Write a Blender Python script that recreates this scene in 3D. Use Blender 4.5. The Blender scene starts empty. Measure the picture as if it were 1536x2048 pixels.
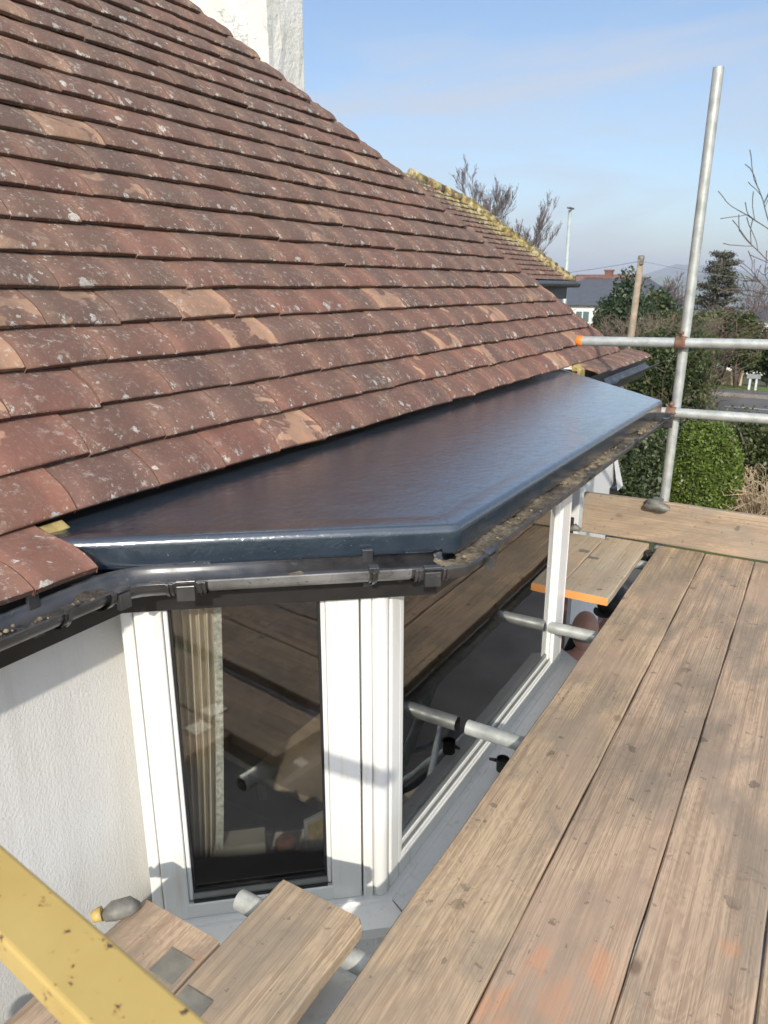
import bpy, bmesh, math, random
import numpy as np
from mathutils import Vector, Matrix
R=math.radians
random.seed(7); rng=np.random.default_rng(7)
scn=bpy.context.scene; COL=scn.collection

# ---------------------------------------------------------------- camera
PITCH=R(16.95); AZ=R(30.54)
fw=Vector((-math.sin(AZ),math.cos(AZ),0)); rt=Vector((math.cos(AZ),math.sin(AZ),0)); upv=Vector((0,0,1))
cf=fw*math.cos(PITCH)-upv*math.sin(PITCH); cu=fw*math.sin(PITCH)+upv*math.cos(PITCH)
cd=bpy.data.cameras.new('camera'); cam=bpy.data.objects.new('camera',cd); COL.objects.link(cam)
M=Matrix.Identity(4)
for i in range(3): M[i][0]=rt[i]; M[i][1]=cu[i]; M[i][2]=-cf[i]
cam.matrix_world=M
cd.sensor_fit='VERTICAL'; cd.sensor_height=36; cd.lens=1480/2048*36; cd.clip_start=.02; cd.clip_end=20000
cd.dof.use_dof=True; cd.dof.focus_distance=2.3; cd.dof.aperture_fstop=9
scn.camera=cam

# ---------------------------------------------------------------- light
SUN=Vector((1,-1.9,1.15)).normalized()
EL=math.asin(SUN.z); ROT=math.atan2(SUN.x,SUN.y)
w=bpy.data.worlds.new('World'); scn.world=w; w.use_nodes=True
nt=w.node_tree; N=nt.nodes; bg=N['Background']; bg.inputs['Strength'].default_value=.135
sky=N.new('ShaderNodeTexSky'); sky.sky_type='NISHITA'; sky.sun_disc=False
sky.sun_elevation=EL; sky.sun_rotation=ROT; sky.altitude=50; sky.air_density=1.0; sky.dust_density=1.3; sky.ozone_density=2.6
tc=N.new('ShaderNodeTexCoord'); mp=N.new('ShaderNodeMapping'); mp.inputs['Scale'].default_value=(1.0,2.2,5.5); mp.inputs['Rotation'].default_value=(R(8),R(14),R(35))
nz=N.new('ShaderNodeTexNoise'); nz.inputs['Scale'].default_value=1.7; nz.inputs['Detail'].default_value=7; nz.inputs['Roughness'].default_value=.55; nz.inputs['Distortion'].default_value=.9
rp=N.new('ShaderNodeValToRGB'); rp.color_ramp.elements[0].position=.42; rp.color_ramp.elements[1].position=.64
rp.color_ramp.elements[0].color=(.05,.05,.05,1); rp.color_ramp.elements[1].color=(.70,.70,.70,1)
mx=N.new('ShaderNodeMix'); mx.data_type='RGBA'; mx.inputs['B'].default_value=(3.2,3.45,4.5,1)
nt.links.new(tc.outputs['Generated'],mp.inputs[0]); nt.links.new(mp.outputs[0],nz.inputs['Vector']); nt.links.new(nz.outputs['Fac'],rp.inputs[0])
dp=N.new('ShaderNodeVectorMath'); dp.operation='DOT_PRODUCT'; dp.inputs[1].default_value=SUN; nt.links.new(tc.outputs['Generated'],dp.inputs[0])
mr=N.new('ShaderNodeMapRange'); mr.inputs['From Min'].default_value=-.2; mr.inputs['From Max'].default_value=1; mr.inputs['To Min'].default_value=1; mr.inputs['To Max'].default_value=4.2; nt.links.new(dp.outputs['Value'],mr.inputs['Value'])
cs=N.new('ShaderNodeVectorMath'); cs.operation='SCALE'; cs.inputs[0].default_value=(4.0,4.25,4.75); nt.links.new(mr.outputs[0],cs.inputs['Scale']); nt.links.new(cs.outputs[0],mx.inputs['B'])
nt.links.new(rp.outputs[0],mx.inputs['Factor']); nt.links.new(sky.outputs[0],mx.inputs['A']); nt.links.new(mx.outputs['Result'],bg.inputs['Color'])
sd=bpy.data.lights.new('sun','SUN'); sd.energy=3.7; sd.angle=R(.9); sd.color=(1,.93,.82)
so=bpy.data.objects.new('sun',sd); COL.objects.link(so); so.rotation_euler=SUN.to_track_quat('Z','Y').to_euler()
vs=scn.view_settings; vs.view_transform='Standard'; vs.look='None'; vs.exposure=.30; vs.gamma=1
scn.cycles.max_bounces=8; scn.cycles.transparent_max_bounces=12; scn.cycles.volume_bounces=0

# ---------------------------------------------------------------- helpers
def tag(o,label=None,cat=None,group=None,kind=None):
    if label:o['label']=label
    if cat:o['category']=cat
    if group:o['group']=group
    if kind:o['kind']=kind
    return o
def empty(name,loc,label,cat,group=None):
    o=bpy.data.objects.new(name,None); COL.objects.link(o); o.location=loc; o.empty_display_size=.1
    return tag(o,label,cat,group)
class MB:
    def __init__(s): s.v=[]; s.f=[]; s.sm=[]
    def add(s,v,f,smooth=False):
        n=len(s.v); s.v+= [tuple(p) for p in v]; s.f+=[tuple(i+n for i in q) for q in f]; s.sm+=[smooth]*len(f)
    def box(s,c,d,rz=0,axes=None):
        hx,hy,hz=d[0]/2,d[1]/2,d[2]/2; c=Vector(c); m=Matrix.Rotation(rz,3,'Z') if axes is None else axes
        v=[c+m@Vector((x*hx,y*hy,z*hz)) for x in(-1,1) for y in(-1,1) for z in(-1,1)]
        s.add(v,[(0,1,3,2),(4,6,7,5),(0,4,5,1),(2,3,7,6),(0,2,6,4),(1,5,7,3)])
    def bx(s,x0,x1,y0,y1,z0,z1): s.box(((x0+x1)/2,(y0+y1)/2,(z0+z1)/2),(x1-x0,y1-y0,z1-z0))
    def beam(s,a,b,w,h,off=0):   # horizontal plan box from a to b (2d), given thickness to the left, z from h0 to h1
        a=Vector(a);b=Vector(b);t=(b-a).normalized();n=Vector((t.y,-t.x)); z0,z1=h
        p=[a+n*off,b+n*off,b+n*(off-w),a+n*(off-w)]
        v=[(q.x,q.y,z) for z in(z0,z1) for q in p]
        s.add(v,[(3,2,1,0),(4,5,6,7),(0,1,5,4),(1,2,6,5),(2,3,7,6),(3,0,4,7)])
    def tube(s,pts,rad,seg=10,caps=True,smooth=True):
        pts=[Vector(p) for p in pts]; n=len(pts); rad=rad if hasattr(rad,'__len__') else [rad]*n
        base=len(s.v); up=None; V=[]
        for i,p in enumerate(pts):
            t=(pts[min(i+1,n-1)]-pts[max(i-1,0)]).normalized()
            if up is None: up=t.orthogonal().normalized()
            up=(up-t*up.dot(t)).normalized(); b=t.cross(up)
            for k in range(seg):
                a=2*math.pi*k/seg; V.append(p+(up*math.cos(a)+b*math.sin(a))*rad[i])
        F=[(i*seg+k,i*seg+(k+1)%seg,(i+1)*seg+(k+1)%seg,(i+1)*seg+k) for i in range(n-1) for k in range(seg)]
        s.add(V,F,smooth)
        if caps:
            s.f.append(tuple(base+k for k in range(seg))[::-1]); s.sm.append(False)
            s.f.append(tuple(base+(n-1)*seg+k for k in range(seg))); s.sm.append(False)
    def lathe(s,c,prof,seg=20):
        c=Vector(c);V=[c+Vector((r*math.cos(2*math.pi*k/seg),r*math.sin(2*math.pi*k/seg),z)) for r,z in prof for k in range(seg)]
        s.add(V,[(i*seg+k,i*seg+(k+1)%seg,(i+1)*seg+(k+1)%seg,(i+1)*seg+k) for i in range(len(prof)-1) for k in range(seg)],True)
    def sweep(s,path,prof,closed=False,smooth=True,zs=None,capends=True):
        """prof: list of (offset outward, z); path: 2d points; outward = right of travel direction"""
        P=[Vector(p) for p in path]; n=len(P); rows=[]
        for i,p in enumerate(P):
            if closed: a=P[i-1];b=P[(i+1)%n]; t0=(p-a).normalized(); t1=(b-p).normalized()
            else:
                t0=(p-P[i-1]).normalized() if i>0 else (P[1]-p).normalized()
                t1=(P[i+1]-p).normalized() if i<n-1 else t0
            n0=Vector((t0.y,-t0.x)); n1=Vector((t1.y,-t1.x)); m=(n0+n1).normalized(); m=m/max(.3,m.dot(n0))
            rows.append([(p.x+m.x*o,p.y+m.y*o,z+(zs[i] if zs else 0)) for o,z in prof])
        k=len(prof); V=[q for r in rows for q in r]
        F=[(i*k+j,((i+1)%n)*k+j,((i+1)%n)*k+j+1,i*k+j+1) for i in range(n if closed else n-1) for j in range(k-1)]
        s.add(V,F,smooth)
    def build(s,name,mat=None,parent=None,bevel=0,seg=2,attr=None):
        me=bpy.data.meshes.new(name); me.from_pydata(s.v,[],s.f); me.update()
        me.polygons.foreach_set('use_smooth',s.sm)
        bm=bmesh.new(); bm.from_mesh(me); bmesh.ops.recalc_face_normals(bm,faces=bm.faces) if len(s.f)<60000 and attr is None else None
        bm.to_mesh(me); bm.free()
        o=bpy.data.objects.new(name,me); COL.objects.link(o)
        if mat: me.materials.append(mat)
        if parent:
            root=parent; T=Matrix.Identity(4)
            while root: T=Matrix.Translation(root.location)@T; root=root.parent
            # meshes are written in world coordinates
            o.parent=parent; o.matrix_parent_inverse=T.inverted() if parent.parent is None else Matrix.Identity(4)
            if parent.parent is not None: pass
        if bevel:
            b=o.modifiers.new('bevel','BEVEL'); b.width=bevel; b.segments=seg; b.limit_method='ANGLE'; b.angle_limit=R(40); b.harden_normals=False
        return o
def floatattr(o,name,arr,dom='POINT'):
    a=o.data.attributes.new(name,'FLOAT',dom); a.data.foreach_set('value',np.asarray(arr,dtype=np.float32))

# ---- materials
class Mt:
    def __init__(s,name,rough=.6,col=(.5,.5,.5),metal=0,spec=.5):
        s.m=bpy.data.materials.new(name); s.m.use_nodes=True; s.t=s.m.node_tree; s.N=s.t.nodes; s.p=s.N['Principled BSDF']
        s.p.inputs['Base Color'].default_value=(*col,1); s.p.inputs['Roughness'].default_value=rough; s.p.inputs['Metallic'].default_value=metal
        s.p.inputs['Specular IOR Level'].default_value=spec; s.vec=None
    def L(s,a,b): s.t.links.new(a,b)
    def coord(s,scale=(1,1,1),rnd=False,rot=(0,0,0)):
        tc=s.N.new('ShaderNodeTexCoord'); mp=s.N.new('ShaderNodeMapping'); mp.inputs['Scale'].default_value=scale; mp.inputs['Rotation'].default_value=rot
        s.L(tc.outputs['Object'],mp.inputs[0])
        if rnd:
            oi=s.N.new('ShaderNodeObjectInfo'); ml=s.N.new('ShaderNodeMath'); ml.operation='MULTIPLY'; ml.inputs[1].default_value=37
            s.L(oi.outputs['Random'],ml.inputs[0]); s.L(ml.outputs[0],mp.inputs['Location'])
        return mp.outputs[0]
    def noise(s,vec,scale,detail=4,rough=.55,dist=0,out='Fac'):
        n=s.N.new('ShaderNodeTexNoise'); n.inputs['Scale'].default_value=scale; n.inputs['Detail'].default_value=detail; n.inputs['Roughness'].default_value=rough; n.inputs['Distortion'].default_value=dist
        if vec is not None: s.L(vec,n.inputs['Vector'])
        return n.outputs[out]
    def vor(s,vec,scale,out='Distance',feature='F1'):
        n=s.N.new('ShaderNodeTexVoronoi'); n.feature=feature; n.inputs['Scale'].default_value=scale; s.L(vec,n.inputs['Vector']); return n.outputs[out]
    def ramp(s,fac,stops):
        r=s.N.new('ShaderNodeValToRGB'); e=r.color_ramp.elements
        for i,(p,c) in enumerate(stops):
            c=c if hasattr(c,'__len__') else (c,c,c)
            if i<2: e[i].position=p; e[i].color=(*c,1)
            else: x=e.new(p); x.color=(*c,1)
        s.L(fac,r.inputs[0]); return r.outputs[0]
    def mix(s,fac,a,b,mode='MIX'):
        m=s.N.new('ShaderNodeMix'); m.data_type='RGBA'; m.blend_type=mode
        for i,x in((0,fac),(6,a),(7,b)):
            if isinstance(x,(int,float)): m.inputs[i].default_value=x if i==0 else (x,x,x,1)
            elif isinstance(x,tuple): m.inputs[i].default_value=(*x,1)
            else: s.L(x,m.inputs[i])
        return m.outputs[2]
    def math(s,op,a,b=0.,clamp=False):
        m=s.N.new('ShaderNodeMath'); m.operation=op; m.use_clamp=clamp
        for i,x in((0,a),(1,b)):
            if isinstance(x,(int,float)): m.inputs[i].default_value=x
            else: s.L(x,m.inputs[i])
        return m.outputs[0]
    def attr(s,name):
        a=s.N.new('ShaderNodeAttribute'); a.attribute_name=name; return a.outputs['Fac']
    def bump(s,h,strength=.3,dist=.01):
        b=s.N.new('ShaderNodeBump'); b.inputs['Strength'].default_value=strength; b.inputs['Distance'].default_value=dist
        s.L(h,b.inputs['Height']); s.L(b.outputs[0],s.p.inputs['Normal']); return s
    def col(s,x): s.L(x,s.p.inputs['Base Color']); return s
    def rough(s,x): s.L(x,s.p.inputs['Roughness']); return s

def m_simple(name,col,rough=.6,metal=0,var=.15,scale=8,bump=.1,bscale=60,spec=.5,bd=.004):
    m=Mt(name,rough,col,metal,spec); v=m.coord((1,1,1),True)
    n=m.noise(v,scale,5); lo=tuple(c*(1-var) for c in col); hi=tuple(min(1,c*(1+var)) for c in col)
    m.col(m.ramp(n,[(.3,lo),(.7,hi)])); m.bump(m.noise(v,bscale,4),bump,bd); return m.m

def m_tile(name,mossy=False):
    m=Mt(name,.85,spec=.3); v=m.coord(); r1=m.attr('rnd'); r2=m.attr('rndb'); ev=m.attr('edge')
    v2=m.N.new('ShaderNodeVectorMath'); v2.operation='ADD'; cb=m.N.new('ShaderNodeCombineXYZ')
    m.L(m.math('MULTIPLY',r1,9.),cb.inputs[0]); m.L(m.math('MULTIPLY',r2,7.),cb.inputs[1]); m.L(v,v2.inputs[0]); m.L(cb.outputs[0],v2.inputs[1]); vv=v2.outputs[0]
    base=m.ramp(r1,[(0,(.185,.092,.07)),(.2,(.265,.115,.082)),(.4,(.205,.108,.078)),(.6,(.30,.13,.088)),(.8,(.165,.092,.074)),(1,(.24,.13,.094))])
    bl=m.noise(vv,9,6,.65,.4); c=m.mix(m.ramp(bl,[(.35,0.),(.62,.45)]),base,(.125,.085,.066))
    warm=m.noise(vv,5,4,.6,.6); c=m.mix(m.math('MULTIPLY',m.ramp(warm,[(.52,0.),(.66,1.)]),.35),c,(.30,.15,.11))
    # cleaner orange clay on some tiles
    cl=m.noise(vv,7,3,.55,.7); th=m.math('ADD',m.math('MULTIPLY',cl,.55),m.math('MULTIPLY',m.math('POWER',r2,4.),.40)); cl2=m.ramp(th,[(.585,0.),(.600,.85)])
    c=m.mix(.25,c,(.06,.035,.03)); c=m.mix(cl2,c,m.ramp(m.noise(vv,25,4),[(.3,(.33,.20,.13)),(.7,(.47,.27,.165))]))
    sx_=m.N.new('ShaderNodeSeparateXYZ'); m.L(v,sx_.inputs[0]); mrr=m.N.new('ShaderNodeMapRange'); mrr.inputs['From Min'].default_value=-.45; mrr.inputs['From Max'].default_value=.7; m.L(sx_.outputs[2],mrr.inputs['Value']); c=m.mix(m.math('MULTIPLY',m.math('MULTIPLY',mrr.outputs[0],m.ramp(m.noise(vv,12,5,.65),[(.3,.35),(.6,1.)])),.62),c,(.135,.098,.078))
    c=m.mix(m.math('MULTIPLY',m.ramp(m.noise(v,1.3,5,.6),[(.42,0.),(.7,1.)]),.5),c,(.12,.088,.066))
    c=m.mix(m.math('MULTIPLY',m.ramp(m.noise(vv,70,5,.7),[(.55,0.),(.68,1.)]),.35),c,(.34,.28,.22))
    fr=m.noise(vv,38,5,.75); c=m.mix(m.math('MULTIPLY',m.ramp(fr,[(.55,0.),(.62,1.)]),m.ramp(m.noise(vv,9,3),[(.45,0.),(.65,.75)])),c,(.40,.35,.30))
    # lichen: rosettes and crusts gathering at the lower edge
    wv=m.N.new('ShaderNodeVectorMath'); wv.operation='ADD'; m.L(v,wv.inputs[0])
    sc=m.N.new('ShaderNodeVectorMath'); sc.operation='SCALE'; sc.inputs['Scale'].default_value=.032; m.L(m.noise(v,60,3,.6,out='Color'),sc.inputs[0]); m.L(sc.outputs[0],wv.inputs[1])
    vo=m.vor(wv.outputs[0],22); sel=m.vor(wv.outputs[0],22,'Color'); 
    sepn=m.N.new('ShaderNodeSeparateColor'); m.L(sel,sepn.inputs[0])
    pn=m.math('ADD',m.noise(wv.outputs[0],30,5,.62,.3),m.math('MULTIPLY',m.math('POWER',ev,1.5),.085)); pn=m.math('ADD',pn,m.math('MULTIPLY',m.noise(v,4.5,3,.6),.16)); spot=m.ramp(pn,[(.752,0.),(.785,1.)])
    rad=m.math('MULTIPLY',m.math('POWER',sepn.outputs[0],10.),m.math('ADD',m.math('MULTIPLY',ev,.55),.1)); spot=m.math('MAXIMUM',spot,m.math('LESS_THAN',vo,rad)); spot=m.math('MULTIPLY',spot,m.ramp(m.noise(v,170,3,.7),[(.36,.25),(.5,1.)]))
    c=m.mix(spot,c,m.ramp(m.noise(v,90,3),[(.3,(.30,.27,.23)),(.7,(.48,.455,.41))]))
    sm=m.vor(wv.outputs[0],75); sel2=m.vor(wv.outputs[0],75,'Color'); sp2=m.N.new('ShaderNodeSeparateColor'); m.L(sel2,sp2.inputs[0])
    sp=m.math('LESS_THAN',sm,m.math('MULTIPLY',m.math('POWER',sp2.outputs[1],5.),.36)); sp=m.math('MULTIPLY',sp,m.ramp(m.noise(v,5,3),[(.42,0.),(.6,.75)]))
    c=m.mix(sp,c,(.42,.38,.32))
    if mossy:
        mo=m.attr('moss'); mm=m.math('ADD',m.noise(v,9,5,.7),m.math('MULTIPLY',mo,.42)); k=m.ramp(mm,[(.74,0.),(.80,1.)])
        c=m.mix(k,c,m.ramp(m.noise(v,14,3),[(.36,(.13,.12,.055)),(.5,(.34,.26,.085)),(.6,(.42,.38,.27))]))
    m.col(c); h=m.mix(spot,m.noise(v,110,5,.7),1.0)
    return m.bump(h,.55,.004).m
def m_wood(name,axis='y',tone=((.26,.185,.115),(.55,.41,.265)),orange=False,grey=(.25,.205,.155),pale=False):
    m=Mt(name,.8,spec=.25); sc=(1,.014,1) if axis=='y' else (.014,1,1); v=m.coord((1,1,1),True); g=m.coord(sc,True)
    fine=m.noise(g,260,4,.65,.0); med=m.noise(g,48,5,.65,.15); knot=m.noise(m.coord((1,.28,1) if axis=='y' else (.28,1,1),True),9,3,.5,1.2)
    rings=m.math('SINE',m.math('MULTIPLY',m.math('ADD',knot,m.math('MULTIPLY',med,.25)),95.))
    t=m.math('ADD',m.math('MULTIPLY',fine,.45),m.math('MULTIPLY',med,.55)); t=m.math('ADD',t,m.math('MULTIPLY',rings,.03))
    saw=m.noise(m.coord((1,.004,1) if axis=='y' else (.004,1,1),True),420,2,.6); sawg=m.ramp(m.noise(m.coord((1,.12,1) if axis=='y' else (.12,1,1),True),7,3),[(.42,0.),(.6,1.)]); t=m.math('ADD',t,m.math('MULTIPLY',m.math('MULTIPLY',m.math('SUBTRACT',saw,.5),sawg),.8))
    c=m.ramp(t,[(.41,tone[0]),(.585,tone[1])])
    oi=m.N.new('ShaderNodeObjectInfo'); c=m.mix(.25,c,m.ramp(oi.outputs['Random'],[(0,(.42,.30,.19)),(.5,(.38,.295,.205)),(1,(.44,.315,.215))]))
    gp=m.noise(m.coord((1,.45,1) if axis=='y' else (.45,1,1),True),4.5,6,.62,.8); c=m.mix(m.math('MULTIPLY',m.ramp(gp,[(.43,0.),(.60,1.)]),.75),c,grey); kn=m.vor(m.coord((1,.55,1) if axis=='y' else (.55,1,1),True),4.2); kn=m.math('ADD',kn,m.math('MULTIPLY',m.noise(v,14,3),.03)); c=m.mix(m.ramp(kn,[(.045,.75),(.075,0.)]),c,(.16,.10,.06)); c=m.mix(m.math('MULTIPLY',m.ramp(m.noise(m.coord((1,.4,1) if axis=='y' else (.4,1,1),True),2.2,5,.65,1.),[(.5,0.),(.62,1.)]),.5),c,tuple(q*.66 for q in grey))
    pk=m.noise(m.coord((1,.5,1) if axis=='y' else (.5,1,1),True),3.1,5,.6,.5); c=m.mix(m.math('MULTIPLY',m.ramp(pk,[(.5,0.),(.68,1.)]),.45),c,(.50,.34,.235))
    # footprints of mud, drips, splinters
    wp=m.N.new('ShaderNodeVectorMath'); wp.operation='ADD'; ws=m.N.new('ShaderNodeVectorMath'); ws.operation='SCALE'; ws.inputs['Scale'].default_value=.05; m.L(m.noise(v,28,4,.7,out='Color'),ws.inputs[0]); m.L(v,wp.inputs[0]); m.L(ws.outputs[0],wp.inputs[1]); vs_=m.vor(wp.outputs[0],19); se=m.N.new('ShaderNodeSeparateColor'); m.L(m.vor(wp.outputs[0],19,'Color'),se.inputs[0])
    d=m.math('LESS_THAN',m.math('ADD',vs_,m.math('MULTIPLY',m.noise(v,60,3),.12)),m.math('MULTIPLY',m.math('POWER',se.outputs[0],8.),.42))
    d=m.math('MULTIPLY',d,m.ramp(m.noise(v,2.5,2),[(.42,0.),(.5,1.)])); c=m.mix(m.math('MULTIPLY',d,.5),c,(.075,.055,.045))
    vs2=m.vor(wp.outputs[0],60); se2=m.N.new('ShaderNodeSeparateColor'); m.L(m.vor(wp.outputs[0],60,'Color'),se2.inputs[0])
    d2=m.math('LESS_THAN',m.math('ADD',vs2,m.math('MULTIPLY',m.noise(v,120,2),.2)),m.math('MULTIPLY',m.math('POWER',se2.outputs[1],8.),.5)); c=m.mix(m.math('MULTIPLY',d2,.45),c,(.09,.07,.055))
    mud=m.noise(v,11,6,.7,1.); c=m.mix(m.math('MULTIPLY',m.ramp(mud,[(.6,0.),(.72,1.)]),.38),c,(.13,.105,.085))
    cr=m.noise(m.coord((1,.012,1) if axis=='y' else (.012,1,1),True),120,2,.5); crk=m.ramp(cr,[(.235,1.),(.26,0.)]); c=m.mix(m.math('MULTIPLY',crk,.7),c,(.06,.045,.035))
    if orange:
        tc=m.coord(); 
        for (x,y,r) in((-.325,1.16,.05),(-.215,1.20,.05),(-.28,1.07,.09),(-.32,1.0,.09),(-.20,1.34,.022),(.01,1.39,.03),(-.12,1.02,.035),(-.40,.98,.05),(-.93,.80,.03),(-.76,.92,.02)):
            dn=m.N.new('ShaderNodeVectorMath'); dn.operation='DISTANCE'; mp=m.N.new('ShaderNodeMapping'); mp.inputs['Scale'].default_value=(1,.7,0); m.L(tc,mp.inputs[0]); m.L(mp.outputs[0],dn.inputs[0]); dn.inputs[1].default_value=(x,y*.7,0)
            f=m.math('SUBTRACT',1.,m.math('DIVIDE',dn.outputs['Value'],r)); f=m.math('ADD',f,m.math('MULTIPLY',m.math('SUBTRACT',m.noise(m.coord((1,.3,1)),22,5,.7),.5),3.2))
            c=m.mix(m.math('MULTIPLY',m.ramp(f,[(.30,0.),(1.15,1.)]),.42),c,(.62,.26,.12))
    m.col(c); h=m.math('ADD',m.math('MULTIPLY',fine,.6),m.math('MULTIPLY',crk,-.8)); h=m.math('ADD',h,m.math('MULTIPLY',med,.4))
    return m.bump(h,.5,.004).m
def m_galv(name):
    m=Mt(name,.5,(.4,.42,.40),.35); v=m.coord((1,1,1),True); n=m.noise(v,16,6,.65); c=m.ramp(n,[(.3,(.30,.315,.295)),(.55,(.44,.455,.425)),(.75,(.56,.57,.53))])
    c=m.mix(m.math('MULTIPLY',m.ramp(m.noise(v,45,5,.7),[(.58,0.),(.7,1.)]),.35),c,(.22,.19,.15)); m.col(c)
    m.rough(m.ramp(m.noise(v,30,4),[(.3,.38),(.7,.62)])); return m.bump(m.noise(v,160,3),.12,.002).m
def m_upvc():
    m=Mt('white_plastic',.28,(.78,.76,.70)); v=m.coord(); c=m.ramp(m.noise(v,3,5,.6),[(.3,(.69,.69,.655)),(.7,(.76,.76,.735))])
    st=m.noise(m.coord((1,1,.06)),38,5,.65); c=m.mix(m.math('MULTIPLY',m.ramp(st,[(.56,0.),(.72,1.)]),.45),c,(.50,.42,.28))
    sp=m.noise(v,130,3,.7); c=m.mix(m.math('MULTIPLY',m.ramp(sp,[(.68,0.),(.74,1.)]),.6),c,(.35,.31,.26)); m.col(c); return m.m
def m_render(name='white_render',col=(.66,.65,.625)):
    m=Mt(name,.9,col,spec=.2); v=m.coord((1,1,.8)); h=m.noise(v,150,5,.65,.1); h2=m.noise(m.coord(),18,4,.6)
    c=m.mix(m.math('MULTIPLY',m.ramp(m.noise(m.coord(),3,5),[(.45,0.),(.75,1.)]),.2),col,(.55,.53,.49)); c=m.mix(m.math('MULTIPLY',m.ramp(m.noise(m.coord((1,1,.07)),16,5,.65),[(.5,0.),(.72,1.)]),.28),c,(.42,.41,.36)); m.col(c)
    return m.bump(m.math('ADD',h,m.math('MULTIPLY',h2,.3)),.65,.0045).m
def m_fibre():
    m=Mt('glossy_grey_resin',.2,(.028,.040,.052),spec=.8); v=m.coord()
    c=m.ramp(m.noise(v,12,5),[(.3,(.018,.028,.041)),(.7,(.029,.041,.056))])
    c=m.mix(m.math('MULTIPLY',m.ramp(m.noise(v,170,2),[(.72,0.),(.76,1.)]),.7),c,(.28,.30,.31)); m.col(c)
    m.p.inputs['Coat Weight'].default_value=1.; m.p.inputs['Coat IOR'].default_value=1.65; m.p.inputs['Coat Roughness'].default_value=.09
    fib=m.noise(m.coord((1,1.8,1),rot=(0,0,.6)),55,5,.65,1.5); lo=m.noise(v,9,3,.5,.5); mid=m.noise(m.coord((1.6,1,1),rot=(0,0,-.4)),30,5,.65,.8)
    h=m.math('ADD',m.math('MULTIPLY',fib,.16),m.math('ADD',m.math('MULTIPLY',lo,.5),m.math('MULTIPLY',mid,.45)))
    b=m.N.new('ShaderNodeBump'); b.inputs['Strength'].default_value=.55; b.inputs['Distance'].default_value=.0048; m.L(h,b.inputs['Height'])
    m.L(b.outputs[0],m.p.inputs['Normal']); m.L(b.outputs[0],m.p.inputs['Coat Normal']); m.rough(m.ramp(m.noise(v,20,4),[(.3,.08),(.7,.26)])); m.L(m.ramp(m.noise(m.coord((1,2.2,1),rot=(0,0,.5)),7,6,.7,1.),[(.4,.02),(.68,.10)]),m.p.inputs['Coat Roughness']); return m.m
def m_gutter():
    m=Mt('black_gutter_plastic',.3,(.015,.015,.016),spec=1.); v=m.coord(); c=m.ramp(m.noise(v,14,5,.6),[(.35,(.012,.012,.013)),(.7,(.05,.05,.052))])
    c=m.mix(m.math('MULTIPLY',m.ramp(m.noise(m.coord((1,1,2)),30,5,.7),[(.6,0.),(.72,1.)]),.55),c,(.16,.155,.145)); m.col(c)
    m.rough(m.ramp(m.noise(v,22,4),[(.3,.22),(.7,.5)])); return m.bump(m.noise(v,60,3),.08,.002).m
def m_debris():
    m=Mt('gutter_grit',.95,spec=.1); v=m.coord(); c=m.ramp(m.noise(v,45,6,.7),[(.3,(.045,.04,.033)),(.5,(.20,.165,.12)),(.68,(.36,.30,.19)),(.8,(.42,.40,.36))])
    c=m.mix(m.ramp(m.noise(v,5,4),[(.45,0.),(.6,.8)]),c,(.06,.055,.052)); m.col(c); return m.bump(m.noise(v,120,4,.7),.9,.01).m
def m_leaf(name,lo,hi,tr=.25,rough=.45):
    m=Mt(name,rough,spec=.4); r=m.attr('rnd'); c=m.ramp(r,[(0,lo),(1,hi)]); m.col(c)
    tl=m.N.new('ShaderNodeBsdfTranslucent'); m.L(c,tl.inputs[0]); mxs=m.N.new('ShaderNodeMixShader'); mxs.inputs[0].default_value=tr
    out=m.N['Material Output']; m.L(m.p.outputs[0],mxs.inputs[1]); m.L(tl.outputs[0],mxs.inputs[2]); m.L(mxs.outputs[0],out.inputs[0]); return m.m
def m_glass():
    m=Mt('window_glass',.0); N=m.N; fr=N.new('ShaderNodeFresnel'); fr.inputs[0].default_value=1.5
    k=m.math('MULTIPLY',fr.outputs[0],2.2,True); tr=N.new('ShaderNodeBsdfTransparent'); tr.inputs[0].default_value=(.90,.90,.885,1)
    gl=N.new('ShaderNodeBsdfGlossy'); gl.inputs['Roughness'].default_value=.012; v=m.coord(); b=N.new('ShaderNodeBump'); b.inputs['Strength'].default_value=.05; b.inputs['Distance'].default_value=.02
    m.L(m.noise(v,2.2,2),b.inputs['Height']); m.L(b.outputs[0],gl.inputs['Normal']); ms=N.new('ShaderNodeMixShader'); m.L(k,ms.inputs[0]); m.L(tr.outputs[0],ms.inputs[1]); m.L(gl.outputs[0],ms.inputs[2])
    m.L(ms.outputs[0],N['Material Output'].inputs[0]); return m.m
def m_yellow():
    m=Mt('yellow_paint',.45,(.62,.42,.10)); v=m.coord(); c=m.ramp(m.noise(v,10,5),[(.3,(.46,.32,.095)),(.7,(.53,.38,.125))])
    ch=m.noise(m.coord((1,1.3,1)),60,4,.65); ch=m.math('ADD',ch,m.math('MULTIPLY',m.noise(m.coord(),9,2),.25)); k=m.ramp(ch,[(.765,0.),(.785,1.)]); c=m.mix(m.ramp(ch,[(.72,0.),(.76,.5)]),c,(.42,.26,.06)); c=m.mix(k,c,(.09,.055,.045)); c=m.mix(m.ramp(ch,[(.62,0.),(.65,.6)]),c,(.50,.30,.05)) if False else c
    m.col(c); return m.bump(k,.3,.002).m
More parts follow.
